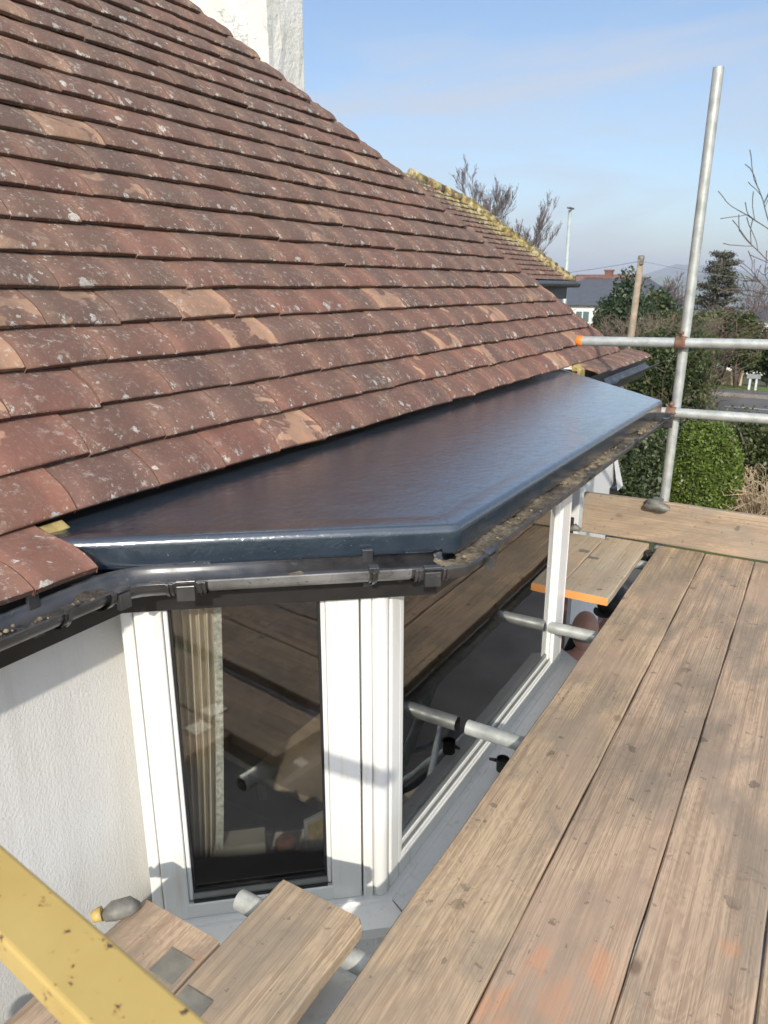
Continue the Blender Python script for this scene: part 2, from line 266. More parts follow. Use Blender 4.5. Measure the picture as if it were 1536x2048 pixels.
MAT=dict(
 tile=m_tile('clay_tile'), mtile=m_tile('mossy_clay_tile',True), woody=m_wood('weathered_board'), woodyo=m_wood('stained_board',tone=((.27,.185,.122),(.56,.40,.27)),orange=True),
 woodx=m_wood('toe_board_wood','x',((.25,.185,.125),(.46,.35,.24)),grey=(.31,.26,.205)), woodp=m_wood('pale_board',tone=((.38,.31,.215),(.58,.48,.35)),grey=(.42,.37,.29)),
 galv=m_galv('galvanised_steel'), upvc=m_upvc(), render=m_render(), fibre=m_fibre(), gutter=m_gutter(), debris=m_debris(), glass=m_glass(), yellow=m_yellow(),
 rubber=m_simple('black_gasket',(.012,.012,.012),.5), alu=m_simple('grey_strip',(.25,.26,.25),.35,.6),
 orange=m_simple('orange_plastic',(.80,.20,.03),.4), rust=m_simple('rusty_steel',(.22,.12,.08),.8,.3,.5,40,.4,90), dull=m_simple('dull_steel',(.20,.195,.17),.65,.4,.35,30,.3,80),
 bandst=m_simple('hoop_iron',(.26,.245,.205),.55,.5,.25,25), endpaint=m_simple('orange_end_paint',(.72,.31,.085),.7), timber=m_simple('old_timber',(.36,.27,.10),.85,0,.45,30,.5,60),
 black=m_simple('black_paint',(.013,.012,.012),.4,0,.4,15,.15), curtain=m_simple('cream_curtain',(.58,.53,.42),.9,0,.1,12,.3,140), lace=m_simple('patterned_edge',(.40,.42,.38),.9,0,.5,90,.3,140),
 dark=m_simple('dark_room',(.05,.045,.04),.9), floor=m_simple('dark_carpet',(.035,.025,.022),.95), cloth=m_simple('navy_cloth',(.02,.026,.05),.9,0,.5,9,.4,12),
 cream=m_simple('cream_card',(.34,.33,.28),.7), chrome=m_simple('chrome',(.6,.6,.6),.1,1,.05), terracotta=m_simple('brown_pot',(.18,.07,.03),.6,0,.6,60,.5,90), frame=m_simple('grey_picture_frame',(.25,.26,.26),.4),
 photo=m_simple('yellowed_print',(.35,.28,.12),.5,0,.5,25), slate=m_simple('slate',(.075,.082,.098),.6,0,.15,4), whitewall=m_simple('white_house_wall',(.72,.70,.64),.85), brick=m_simple('red_brick',(.17,.08,.06),.9,0,.35,14,.3,30),
 redtile=m_simple('far_red_tile',(.17,.095,.075),.9,0,.25,5), bark=m_simple('grey_brown_bark',(.13,.10,.085),.95,0,.35,12,.4,40), btwig=m_simple('brown_twig',(.19,.145,.10),.95,0,.4,3), twig=m_simple('purple_brown_twig',(.17,.13,.12),.95,0,.3,6), pinkbark=m_simple('pinkish_bark',(.32,.20,.15),.95,0,.3,6),
 palewood=m_simple('pale_pole_wood',(.30,.24,.17),.9,0,.25,8,.3,60), lampgrey=m_simple('lamp_column_grey',(.42,.47,.45),.5,.2), stone=m_simple('beige_garden_stone',(.50,.38,.24),.9,0,.3,3,.4,10), 
 signw=m_simple('sign_white',(.6,.62,.62),.5), window=m_simple('far_window',(.10,.15,.15),.15), winw=m_simple('far_window_frame',(.7,.7,.66),.5), asphalt=m_simple('asphalt',(.115,.108,.104),.9,0,.18,1.2,.3,40), kerb=m_simple('kerb_stone',(.24,.22,.20),.9),
 paintw=m_simple('road_paint',(.65,.65,.62),.8), grassm=m_simple('grass_green',(.10,.16,.028),.95,0,.3,3,.5,30,bd=.05), drive=m_simple('brown_driveway',(.085,.068,.058),.95,0,.3,2,.4,30),
 skin=m_simple('skin',(.66,.36,.29),.5,0,.08,20,.1,80), navy=m_simple('navy_jacket',(.022,.024,.035),.75,0,.3,12,.3,40), blackc=m_simple('black_jacket',(.012,.012,.014),.5,0,.3,12,.3,40), greyc=m_simple('grey_hood',(.30,.30,.31),.85), jeans=m_simple('dark_trousers',(.03,.035,.06),.85), hair=m_simple('short_grey_hair',(.22,.19,.17),.8), bluew=m_simple('pale_blue_shirt',(.30,.34,.62),.8), whitec=m_simple('white_stripe_cloth',(.7,.7,.72),.8), eye=m_simple('eye_dark',(.03,.02,.02),.3), shoe=m_simple('black_shoe',(.02,.02,.02),.5),
)
m=Mt('garden_ground',.95); v=m.coord(); c=m.ramp(m.noise(v,.5,6,.65),[(.35,(.075,.06,.04)),(.5,(.07,.085,.03)),(.7,(.10,.13,.035))]); c=m.mix(m.ramp(m.noise(v,.012,4),[(.45,0.),(.55,1.)]),c,(.07,.11,.05)); m.col(c); m.bump(m.noise(v,30,4),.5,.05); MAT['ground']=m.m
m=Mt('wooded_hill',1.); v=m.coord(); c=m.ramp(m.noise(v,.006,6,.6),[(.4,(.035,.045,.03)),(.6,(.09,.12,.05))]); m.col(c); MAT['hill']=m.m
m=Mt('chimney_render',.9,(.72,.70,.64),spec=.2); v=m.coord(); ck=m.ramp(m.vor(m.mix(.35,v,m.noise(v,4,6,.7,out='Color')),1.7,feature='DISTANCE_TO_EDGE'),[(.0,1.),(.006,0.)]); ck=m.math('MULTIPLY',ck,m.ramp(m.noise(v,2.5,4),[(.5,0.),(.56,1.)]))
dirt=m.noise(v,7,6,.75); c=m.ramp(m.noise(v,3,4),[(.3,(.66,.64,.57)),(.7,(.75,.735,.68))]); c=m.mix(m.math('MULTIPLY',m.ramp(dirt,[(.57,0.),(.7,1.)]),.4),c,(.34,.33,.30)); c=m.mix(m.math('MULTIPLY',ck,.55),c,(.2,.19,.17)); m.col(c); m.bump(m.math('ADD',m.noise(v,22,6,.7),m.math('MULTIPLY',ck,-.5)),.7,.02); MAT['chim']=m.m

# ---------------------------------------------------------------- ground and far setting
def hgt(x,y):
    d=math.hypot(x,y)
    P=[(0,-3.38),(17,-3.38),(32,-3.9),(60,-6.2),(120,-12),(400,-32),(1500,-52),(3000,-60),(12000,-60)]
    for (a,ha),(b,hb) in zip(P,P[1:]):
        if d<=b: t=(d-a)/(b-a); return ha+(hb-ha)*t
    return -60
g=MB(); rad=[0,3,6,9,12,17,22,27,32,45,60,90,120,200,400,800,1500,3000,6000,12000]; sg=72
V=[(0,0,hgt(0,0))]; F=[]
for r in rad[1:]:
    for k in range(sg): a=2*math.pi*k/sg; x,y=r*math.cos(a),r*math.sin(a); V.append((x,y,hgt(x,y)))
for k in range(sg): F.append((0,1+k,1+(k+1)%sg))
for i in range(len(rad)-2):
    for k in range(sg): a=1+i*sg+k; b=1+i*sg+(k+1)%sg; F.append((a,a+sg,b+sg,b))
g.add(V,F,True); tag(g.build('ground',MAT['ground']),kind='structure')
b=MB(); b.add([(-3.5,-3,-3.372),(3.2,-3,-3.372),(3.2,9.4,-3.372),(-3.5,9.4,-3.372)],[(0,1,2,3)]); tag(b.build('paved_path',m_simple('old_concrete_paving',(.075,.072,.07),.9,0,.3,2,.3,30)),kind='structure')
def sheet(name,mat,x0,x1,y0f,y1f,lift,nx=60,ny=4):
    b=MB(); V=[];
    for i in range(nx+1):
        x=x0+(x1-x0)*i/nx
        for j in range(ny+1):
            y=y0f(x)+(y1f(x)-y0f(x))*j/ny; V.append((x,y,hgt(x,y)+lift))
    b.add(V,[(i*(ny+1)+j,(i+1)*(ny+1)+j,(i+1)*(ny+1)+j+1,i*(ny+1)+j+1) for i in range(nx) for j in range(ny)],True); return tag(b.build(name,mat),kind='structure')
def RD(o): return lambda x:o-.16*x
sheet('road',MAT['asphalt'],-40,30,RD(22.3),RD(28.6),.05)
sheet('pavement',MAT['asphalt'],-40,30,RD(28.8),RD(30.3),.16)
b=MB(); 
for off in (22.15,28.7):
    P=[(x,RD(off)(x)) for x in np.linspace(-40,30,40)]
    b.sweep(P,[(-.07,-.1),(-.07,.17),(.07,.17),(.07,-.1)],smooth=False,zs=[hgt(*p) for p in P])
tag(b.build('kerb',MAT['kerb']),kind='structure')
sheet('grass_verge',MAT['grassm'],-40,30,RD(30.3),RD(33.2),.17)
b=MB()
for k in range(-5,5):
    x=k*4.2-2.6; V=[(x+dx,RD(25.2)(x+dx)+dy,hgt(x+dx,RD(25.2)(x+dx)+dy)+.058) for dx,dy in((0,0),(1.3,0),(1.3,.11),(0,.11))]; b.add(V,[(0,1,2,3)])
tag(b.build('road_marking',MAT['paintw']),kind='structure')
b=MB(); b.add([(-4.6,4.5,-3.36),(-1.9,6.5,-3.36),(-2.2,14,-3.36),(-3.2,22.8,-3.5),(-7.5,23.4,-3.5),(-6.5,14,-3.36)],[(0,1,2,3,4,5)]); tag(b.build('driveway',MAT['drive']),kind='structure')
def hills(name,dist,a0,a1,hf,depth=700):
    b=MB(); n=90; V=[]
    for i in range(n+1):
        a=a0+(a1-a0)*i/n; h=hf(a)
        for dd,hh in((-depth*.6,0),(-depth*.25,.55),(-depth*.08,.9),(0,1.),(depth*.3,.8),(depth,0)):
            V.append(((dist+dd)*math.sin(a),(dist+dd)*math.cos(a),-62+(h+62)*hh))
    b.add(V,[(i*6+j,(i+1)*6+j,(i+1)*6+j+1,i*6+j+1) for i in range(n) for j in range(5)],True); tag(b.build(name,MAT['hill']),kind='structure')
hills('hills',3300,R(-60),R(25),lambda a:38+9*math.sin(a*38)+5*math.sin(a*97+1)+3*math.sin(a*260))
hills('far_hills',5200,R(-60),R(30),lambda a:58+72*math.exp(-(abs(math.degrees(a)+8.6)/2.9)**3.2)+8*math.sin(a*60)+4*math.sin(a*170),900)

# ---------------------------------------------------------------- house
house=empty('house',(-1.29,3.4,-3.38),'white rendered house with red clay tile roof, bay window and tall white chimney','house')
K=.93
def tiles_slab(rows,wid,mat,name,parent,ystart,cutfn,xmin_fn,jit=.006,moss=None,seed=1,gl=1.28):
    """rows: list of (edge x, edge z, next-edge x, next-edge z, ystart, yend)"""
    rs=np.random.default_rng(seed); V=[];F=[];rn=[];rb=[];ed=[];ms=[]
    NT,NU=9,4
    for ri,(x0,z0,x1,z1,ya,yb) in enumerate(rows):
        s=Vector((x1-x0,0,z1-z0)); gl_=s.length; s.normalize(); nrm=Vector((-s.z,0,s.x)); 
        if nrm.z<0: nrm=-nrm
        y=ya-rs.uniform(0,.0)-(wid*.5 if ri%2 else 0)-.02
        while y<yb-.02:
            wv=wid+rs.normal(0,.003); y2=min(y+wv-.003,yb)
            ys=max(y,ya-.0) if y<ya else y
            if y2-ys<.05: y+=wv; continue
            a,bb=rs.random(),rs.random(); dz=rs.normal(0,.0010); sk=rs.normal(0,.0022); ext=rs.normal(0,.0014); yaw=rs.normal(0,.002); cmb=.0012+rs.random()*.0018
            base=len(V); L=gl_*gl
            prof=[]
            for i in range(NT+1):
                t=i/NT; d=-ext+L*t**1.5; u=d/gl_
                o=.048-.041*min(u,1.15)+dz; nose=max(0,1-u*1.75)
                o-=.024*nose*nose
                prof.append((d,o))
            for (d,o) in prof:
                for j in range(NU+1):
                    q=j/NU; yy=ys+(y2-ys)*q; oc=o-cmb*(2*q-1)**2+sk*(q-.5)+(yaw*(q-.5))
                    p=Vector((x0,yy,z0))+s*(d+yaw*(q-.5)*6*.3)+nrm*(oc-.024)
                    V.append(p); rn.append(a); rb.append(bb); ed.append(max(0,1-d/(gl_*.62))); ms.append(moss(p) if moss else 0)
            # underside row at front and sides (thickness)
            for j in range(NU+1):
                p=V[base+j]-nrm*.016+s*.004; V.append(p); rn.append(a); rb.append(bb); ed.append(.2); ms.append(0)
            for side in (0,NU):
                for i in range(NT+1):
                    p=V[base+i*(NU+1)+side]-nrm*.016; V.append(p); rn.append(a); rb.append(bb); ed.append(.1); ms.append(0)
            w_=NU+1
            for i in range(NT):
                for j in range(NU): F.append((base+i*w_+j,base+i*w_+j+1,base+(i+1)*w_+j+1,base+(i+1)*w_+j))
            u0=base+(NT+1)*w_
            for j in range(NU): F.append((base+j,u0+j,u0+j+1,base+j+1))
            s0=u0+w_
            for k,side in enumerate((0,NU)):
                q0=s0+k*(NT+1)
                for i in range(NT): F.append((base+i*w_+side,base+(i+1)*w_+side,q0+i+1,q0+i))
            y+=wv
    b=MB(); b.add(V,F,True); b.sm=[((i%(NT*NU+NU+2*NT))<NT*NU) for i in range(len(F))]
    o=b.build(name,mat,parent,attr=1)
    floatattr(o,'rnd',rn); floatattr(o,'rndb',rb); floatattr(o,'edge',ed)
    if moss: floatattr(o,'moss',ms)
    return o
def plain_attr(o):
    n=len(o.data.vertices); floatattr(o,'rnd',rng.random(n)*.3+.3); floatattr(o,'rndb',[.1]*n); floatattr(o,'edge',[.2]*n)
DX,DZ=.1028*K,.1065*K
cx=lambda k:-1.55*K-DX*k; cz=lambda k:-.53*K+DZ*k
NC=22; YH=lambda k:(6.63-.134*k)*K
rows=[(cx(k),cz(k),cx(k+1),cz(k+1),-1.2,YH(k)) for k in range(NC)]
ex,ez=-1.254,-.558
rows=[(ex,ez,cx(0)+.03,cz(0)-.0,-1.2,.945),(ex-.02,ez,cx(0)+.03,cz(0)-.0,5.03,6.60)]+rows
roof=tiles_slab(rows,.252,MAT['tile'],'tiled_roof',house,0,None,None)
b=MB(); zt=cz(NC); xt=cx(NC); yt=YH(NC)
o_=.028   # underlay, hip end, back slope
b.add([(cx(0)-.11,-1.2,cz(0)+.10-o_),(cx(0)-.11,YH(0)-.12,cz(0)+.10-o_),(xt,yt-.1,zt-o_),(xt,-1.2,zt-o_),(xt-2.3,-1.2,cz(0)),(xt-2.3,YH(0)-.12,cz(0))],[(0,1,2,3),(1,5,2),(2,5,4,3)])
o=b.build('roof_underlay',MAT['tile'],house); plain_attr(o)
# hip bonnets poking past each course end, ridge tiles
for k in range(0,NC):
    b=MB(); y=YH(k)-.012+random.gauss(0,.012); c=Vector((cx(k)-.012,y,cz(k)-.014)); d=Vector((-DX*1.3,-.134*K*1.3,DZ*1.3)); 
    b.tube([c,c+d*.3,c+d],[.017,.026,.016],10); o=b.build('bonnet_tile',MAT['tile'],roof if False else house); plain_attr(o)
for i in range(18):
    b=MB(); y1=yt-.02-i*.29; P=[];seg=9
    for yy,rr in((y1,.118),(y1-.02,.115),(y1-.30,.108)):
        for k in range(seg): a=math.pi*(k/(seg-1)); P.append((xt-math.cos(a)*rr,yy,zt-.03+math.sin(a)*rr*.85))
    b.add(P,[(i2*seg+k,i2*seg+k+1,(i2+1)*seg+k+1,(i2+1)*seg+k) for i2 in range(2) for k in range(seg-1)],True)
    o=b.build('ridge_tile',MAT['tile'],house); plain_attr(o); sdm=o.modifiers.new('s','SOLIDIFY'); sdm.thickness=.014
# wing roof beyond
WP=Vector((-3.97,13.,.11)); g2=.1; sx,sz=math.cos(R(46))*g2,math.sin(R(46))*g2
rows=[(WP.x-sx*k,WP.z+sz*k,WP.x-sx*(k+1),WP.z+sz*(k+1),6.5,13-.125*k-max(0,k-15)*.28) for k in range(19)]
wend=rows[-1]
wr=tiles_slab(rows,.17,MAT['mtile'],'mossy_wing_roof',house,0,None,None,seed=5,moss=lambda p:max(0,min(1.,1-(13-1.75*(p.z-.11)-p.y)/(.35+1.7*max(0,p.z)))),gl=1.3)
b=MB(); ye=wend[5]; b.add([(WP.x-.03,6.5,WP.z-.04),(WP.x-.03,12.9,WP.z-.04),(wend[0],ye,wend[1]),(wend[0],6.5,wend[1]),(wend[0]-1.8,6.5,WP.z),(wend[0]-1.8,12.9,WP.z)],[(0,1,2,3),(1,5,2),(2,5,4,3)]); o=b.build('wing_underlay',MAT['mtile'],house); plain_attr(o); floatattr(o,'moss',[.2]*6)
b=MB(); 
for k in range(19):
    y=rows[k][5]; c=Vector((rows[k][0],y,rows[k][1])); b.tube([c+Vector((.02,.03,-.01)),c+Vector((-sx*1.3,-.22,sz*1.3))],[.075,.06],8)
o=b.build('wing_hip_tiles',MAT['mtile'],house); n=len(o.data.vertices); plain_attr(o); floatattr(o,'moss',[.8]*n)
b=MB(); b.tube([(WP.x+.06,6.5,.035),(WP.x+.06,13.2,.035)],.056,10); b.build('wing_gutter',MAT['gutter'],house)
b=MB(); b.bx(WP.x-.35,WP.x-.01,6.5,12.85,-.20,.02); b.build('wing_soffit',MAT['black'],house)
b=MB(); b.bx(WP.x-2.5,WP.x-.35,7,12.6,-3.4,-.2); b.build('wing_wall',MAT['render'],house)
# chimney
b=MB(); nz_=14; V=[];
pl=[(-5.15,5.30),(-4.2,5.30),(-4.2,5.79),(-5.15,5.79)]
V=[];F=[]
NZ=16
ring=[]
for i,(p,q) in enumerate(zip(pl,pl[1:]+pl[:1])):
    for j in range(6): t=j/6; ring.append((p[0]+(q[0]-p[0])*t,p[1]+(q[1]-p[1])*t))
for k in range(NZ+1):
    z=.2+4.4*k/NZ
    for (x,y) in ring: V.append((x+random.gauss(0,.004),y+random.gauss(0,.004),z))
n=len(ring); F=[(k*n+i,k*n+(i+1)%n,(k+1)*n+(i+1)%n,(k+1)*n+i) for k in range(NZ) for i in range(n)]; F.append(tuple(NZ*n+i for i in range(n)))
b.add(V,F); ch=b.build('chimney',MAT['chim'],house,bevel=.012)
for xx in(-4.95,-4.45): 
    b=MB(); b.lathe((xx,5.55,4.6),[(.001,0),(.14,0),(.13,.35),(.15,.38),(.12,.42),(.10,.42),(.10,.1)]); b.build('chimney_pot',MAT['redtile'],house)

# walls (bay plan)
t=Vector((.761,.648)); nrm2=Vector((.648,-.761))
C1=Vector((-.82,1.41)); W1=Vector((-1.29,1.41-.47*.648/.761)); C2=Vector((-.82,2.92)); W2=Vector((-1.29,2.92+.47*.648/.761))
def sidepl(p0,s,off=0): return p0+ -t*0
b=MB(); b.beam((-1.40,-1.5),(-1.40,1.13),.25,(-3.38,-.60)); b.beam((-1.40,3.22),(-1.40,4.66),.25,(-3.38,-.60)); b.beam((-1.40,5.45),(-1.40,6.18),.25,(-1.6,-.60)); b.beam((-1.41,5.45),(-1.41,6.10),.22,(-3.38,-1.6)); b.beam((-1.40,4.66),(-1.40,5.45),.25,(-1.25,-.60))
b.add([(-1.40,6.18,-1.33),(-1.40,6.08,-1.33),(-1.34,6.08,-1.62),(-1.34,6.27,-1.62),(-1.65,6.18,-1.33),(-1.65,6.27,-1.62)],[(0,1,2,3),(4,0,3,5)])
# below bay
ap=[W1+nrm2*-.17,W1+nrm2*-.05,C1+Vector((-.05,.03)),C2+Vector((-.05,-.03)),W2+Vector((-.0,-.05)),W2+Vector((-.11,.10))]
b.sweep([tuple(p) for p in ap],[(0,-3.38),(0,-1.66)],smooth=False)
b.bx(-7,-1.45,-1.5,-1.3,-3.38,-.6); b.bx(-7,-1.50,5.5,5.7,-3.38,-.62)
b.build('rendered_wall',MAT['render'],house)
b=MB(); b.bx(-1.43,-1.38,6.10,6.30,-2.1,-1.64); b.build('black_plinth',MAT['black'],house)
b=MB(); b.bx(-1.56,-1.50,4.72,5.10,-3.36,-1.28); dr=b.build('front_door',MAT['black'],house,bevel=.004)
b=MB(); b.tube([(-1.50,5.02,-2.3),(-1.46,5.02,-2.3),(-1.46,4.94,-2.3)],.01,8); b.build('handle',MAT['chrome'],dr)
b=MB(); b.bx(-1.52,-1.38,4.64,4.72,-3.36,-1.23); b.bx(-1.52,-1.38,5.10,5.47,-3.36,-1.23); b.bx(-1.52,-1.38,4.72,5.10,-1.28,-1.23); b.build('door_frame',MAT['upvc'],house,bevel=.004)
b=MB(); b.bx(-1.39,-1.20,4.10,4.34,-3.38,-1.36); b.build('brick_pier',MAT['brick'],house)
# windows --------------------------------------------------------------
def pt(p,z): return (p.x,p.y,z)
ZB,ZT=-1.585,-.62
def member(p,q,depth,z0,z1,off=0,mat='upvc',name='window_frame',bevel=.004,parent=None):
    b=MB(); b.beam(p,q,depth,(z0,z1),off); return b.build(name,MAT[mat],parent or house,bevel)
wd=empty_w=None
S=lambda s:W1+t*s      # along left bay side from wall corner
Ls=(C1-W1).length
sw=MB()
def fr(mb,A,B_,depth,z0,z1,off=0): mb.beam(A,B_,depth,(z0,z1),off)
# side: s positions: wall trim 0-.02 ; frame .02-.115 ; glass .115-.475? computed from plan
s_g0=.105; s_g1=.455
fr(sw,S(.0),S(.028),.06,ZB,ZT,-.012); fr(sw,S(.031),S(s_g0-.012),.06,ZB,ZT,0); fr(sw,S(s_g0-.012),S(s_g0),.05,ZB+.05,ZT-.04,-.010)
fr(sw,S(s_g1),S(s_g1+.012),.05,ZB+.05,ZT-.04,-.010); fr(sw,S(s_g1+.012),S(s_g1+.092),.06,ZB,ZT,0)
fr(sw,S(.031),S(s_g1+.092),.058,ZB,ZB+.045,-.002); fr(sw,S(.031),S(s_g1+.092),.058,ZT-.04,ZT,-.002)
fr(sw,S(.0),S(.06),.17,ZB,ZT,-.062)
side_f=sw.build('side_window_frame',MAT['upvc'],house,bevel=.005,seg=3)
b=MB(); b.beam(S(s_g0),S(s_g1),.006,(ZB+.045,ZB+.053),-.006); b.beam(S(s_g0),S(s_g0+.006),.01,(ZB+.05,ZT-.05),-.014); b.beam(S(s_g1-.006),S(s_g1),.01,(ZB+.05,ZT-.05),-.014); b.beam(S(s_g0),S(s_g1),.006,(ZB+.072,ZB+.080),-.014); b.build('gasket',MAT['rubber'],side_f)
b=MB(); b.beam(S(s_g0),S(s_g1),.02,(ZB+.053,ZB+.072),-.010); b.build('grey_sash_rail',MAT['alu'],side_f)
b=MB(); b.beam(S(s_g0-.005),S(s_g1+.005),.004,(ZB+.05,ZT-.03),-.022); b.build('glass_pane',MAT['glass'],side_f)
# corner post: stepped covers between the side and front windows
b=MB(); q0=s_g1+.096; b.beam(S(q0),S(q0+.026),.05,(ZB-.004,ZT),.006); b.beam(S(q0+.029),S(q0+.058),.05,(ZB-.002,ZT),-.006)
b.tube([pt(S(Ls-.018)-nrm2*.012,ZB),pt(S(Ls-.018)-nrm2*.012,ZT)],.022,14); b.beam((-.82,1.43),(-.82,1.475),.05,(ZB,ZT),-.002)
b.beam(S(q0),S(Ls-.02),.05,(ZB,ZT),-.02); b.build('corner_post',MAT['upvc'],house,bevel=.006,seg=3)
FY0,FY1=1.50,2.80
b=MB(); b.beam((-.82,1.41),(-.82,FY0),.06,(ZB,ZT),-.003) if False else None
b.beam((-.82,1.478),(-.82,FY0),.06,(ZB,ZT),-.006); b.beam((-.82,FY1),(-.82,2.87),.06,(ZB,ZT),0); b.beam((-.82,1.478),(-.82,2.87),.06,(ZB,ZB+.05),-.001); b.beam((-.82,1.478),(-.82,2.87),.06,(ZT-.05,ZT),-.001)
ff=b.build('front_window_frame',MAT['upvc'],house,bevel=.005,seg=3)
for i,(o1,z1) in enumerate(((-.006,ZB+.062),(-.011,ZB+.074),(-.016,ZB+.086),(-.020,ZB+.098))):
    b=MB(); b.beam((-.82,FY0),(-.82,FY1),.012,(ZB+.05,z1),o1); b.build('glazing_bead' if i%2==0 else 'gasket',MAT['upvc' if i%2==0 else 'alu'],ff,bevel=.002)
for ya_,yb_ in((FY0-.01,FY0+.012),(FY1-.022,FY1+.01)): b=MB(); b.beam((-.82,ya_),(-.82,yb_),.02,(ZB+.05,ZT-.05),-.012); b.build('glazing_bead',MAT['upvc'],ff,bevel=.003)
b=MB(); b.beam((-.82,FY0),(-.82,FY1),.004,(ZB+.05,ZT-.05),-.026); b.build('glass_pane',MAT['glass'],ff)
b=MB(); b.beam((-.82,2.873),tuple(C2),.06,(ZB,ZT),-.004); D=(W2-C2).normalized()
for a,e in((0,.07),(.5,.6)): b.beam(C2+D*a,C2+D*e,.06,(ZB,ZT),0)
b.beam(C2,W2,.058,(ZB,ZB+.05),-.002); b.beam(C2,W2,.058,(ZT-.05,ZT),-.002); rf_=b.build('far_side_window_frame',MAT['upvc'],house,bevel=.005)
b=MB(); b.beam(C2+D*.07,C2+D*.5,.004,(ZB+.05,ZT-.05),-.026); b.build('glass_pane',MAT['glass'],rf_)
# sill, three lengths meeting at mitres
pf=[(-.06,-1.600),(.0,-1.598),(.018,-1.598),(.022,-1.606),(.095,-1.616),(.098,-1.645),(.090,-1.652),(.060,-1.652),(-.06,-1.640)]
b=MB(); b.sweep([tuple(W1-t*.03),tuple(C1),tuple(C2),tuple(W2)],[(o,z+.014) for o,z in pf],smooth=False); b.build('window_sill',MAT['upvc'],house,bevel=.0015)
b=MB(); d1=(Vector((nrm2.x,nrm2.y))+Vector((1,0))).normalized(); 
for c in (C1,): b.box((c.x+d1.x*.058,c.y+d1.y*.058,-1.5935),(.082,.0015,.006),rz=math.atan2(d1.y,d1.x))
b.build('sill_joint',MAT['dull'],house)
# drip bead on sill edge, dirt line
# fascia + gutter --------------------------------------------------------
rim=[(-1.163,-1.5),(-1.163,.955),(-.609,1.405),(-.596,3.70)]
def offpath(P,o):
    m=MB(); m.sweep(P,[(o,0),(o+.001,0)]); return [tuple(m.v[i*2][:2]) for i in range(len(P))]
fas=offpath(rim,-.108)
b=MB(); b.sweep(fas,[(-.022,-.603),(0,-.603),(0,-.697),(-.15,-.699)],smooth=False); b.sweep([(-1.27,5.2),(-1.27,6.3)],[(-.022,-.56),(0,-.56),(0,-.697),(-.15,-.699)],smooth=False)
b.sweep([fas[3],(-1.27,4.45),(-1.27,5.2)],[(-.0,-.545),(0,-.688),(-.3,-.690)],smooth=False); b.build('fascia_board',MAT['black'],house)
b=MB(); P=offpath(rim,-.106); b.sweep([P[1],P[2]],[(0,-.606),(.002,-.606),(.002,-.65)],smooth=False); b.build('grey_fascia_strip',m_simple('grey_faded_fascia',(.26,.25,.23),.5,0,.3,9),house)
ZR=-.590
def hprof(r,th=.003,lip=True,z=ZR,squash=.68):
    pr=[]; n=12
    for i in range(n+1):
        a=math.pi*i/n; pr.append((-r*math.cos(a)*1.0-r if False else r*math.cos(a)-0.056,z-r*math.sin(a)*squash))
    ins=[(-(0) + (o+.056)*(r-th)/r-.056,z-(z-zz)*(r-th)/r) for o,zz in pr]
    pts=[(pr[0][0]-.006,z+.001)]+[(pr[0][0]-.003,z+.003),(pr[0][0]+.001,z+.002)]+pr+ins[::-1]
    return pts
def rounded(P,r=.05,n=5):
    P=[Vector(p) for p in P]; out=[P[0]]
    for i in range(1,len(P)-1):
        a=(P[i-1]-P[i]).normalized(); c=(P[i+1]-P[i]).normalized(); p0=P[i]+a*r; p1=P[i]+c*r
        for k in range(n+1): s=k/n; out.append(p0*(1-s)**2+P[i]*2*s*(1-s)+p1*s*s)
    out.append(P[-1]); return [tuple(p) for p in out]
b=MB(); b.sweep(rounded(rim,.03,3),hprof(.054)); 
b.sweep([(-1.163,5.05),(-1.163,6.35)],hprof(.054))
gt=b.build('gutter',MAT['gutter'],house)
b=MB(); b.sweep([tuple(Vector(rim[1])+(Vector(rim[2])-Vector(rim[1])).normalized()*.15),tuple(Vector(rim[2])-(Vector(rim[2])-Vector(rim[1])).normalized()*.13)],hprof(.0552,.004)); mg=Mt('scuffed_sheen_grey_gutter',.42,(.1,.1,.1)); v=mg.coord(); c=mg.ramp(mg.noise(v,9,5,.6),[(.35,(.10,.10,.10)),(.65,(.23,.225,.215))]); sc_=mg.ramp(mg.noise(mg.coord((1,1,.5)),70,4,.7,1.5),[(.60,0.),(.64,1.)]); c=mg.mix(mg.math('MULTIPLY',sc_,.7),c,(.03,.03,.03)); mg.col(c); b.build('weathered_sheen_length',mg.m,gt)  # paler grey puts sky sheen into the colour of this scuffed, faded run
# grit and moss lying in the gutter
def debris(P0,P1,hgt0,seed):
    rs=np.random.default_rng(seed); P0=Vector(P0);P1=Vector(P1);L=(P1-P0).length; n=int(L/.012); tt=(P1-P0).normalized(); nn=Vector((tt.y,-tt.x)); V=[];m_=9
    for i in range(n+1):
        base=ZR-.026+hgt0*.6+.006*math.sin(i*.21+seed)+.004*math.sin(i*.77)
        for j in range(m_):
            q=j/(m_-1); o=-.056+(-.046+.092*q); e=abs(2*q-1); z=base-.005*(1-e)+rs.normal(0,.0022)
            w=math.sqrt(max(0,.052**2-((ZR-z)/.68)**2)); o=-.056+(2*q-1)*w*.99
            p=P0+tt*(L*i/n)+nn*o; V.append((p.x,p.y,z))
    b=MB(); b.add(V,[(i*m_+j,(i+1)*m_+j,(i+1)*m_+j+1,i*m_+j+1) for i in range(n) for j in range(m_-1)],True); b.build('gutter_grit',MAT['debris'],gt)
debris((-1.163,-.5),(-1.163,.95),.004,1); debris((-1.15,.965),(-.62,1.395),-.012,2); debris((-.609,1.43),(-.596,3.66),.012,3)
rs=np.random.default_rng(3); b=MB()
for i in range(90):
    y=rs.uniform(1.5,3.6) if i%3 else rs.uniform(.2,.95); x=(-.605 if y>1.3 else -1.163)-.056+rs.normal(0,.018); r=rs.uniform(.003,.008); b.lathe((x,y,ZR-.018),[(.0005,-r*.6),(r,0),(r*.6,r*.6),(.0005,r*.8)],6)
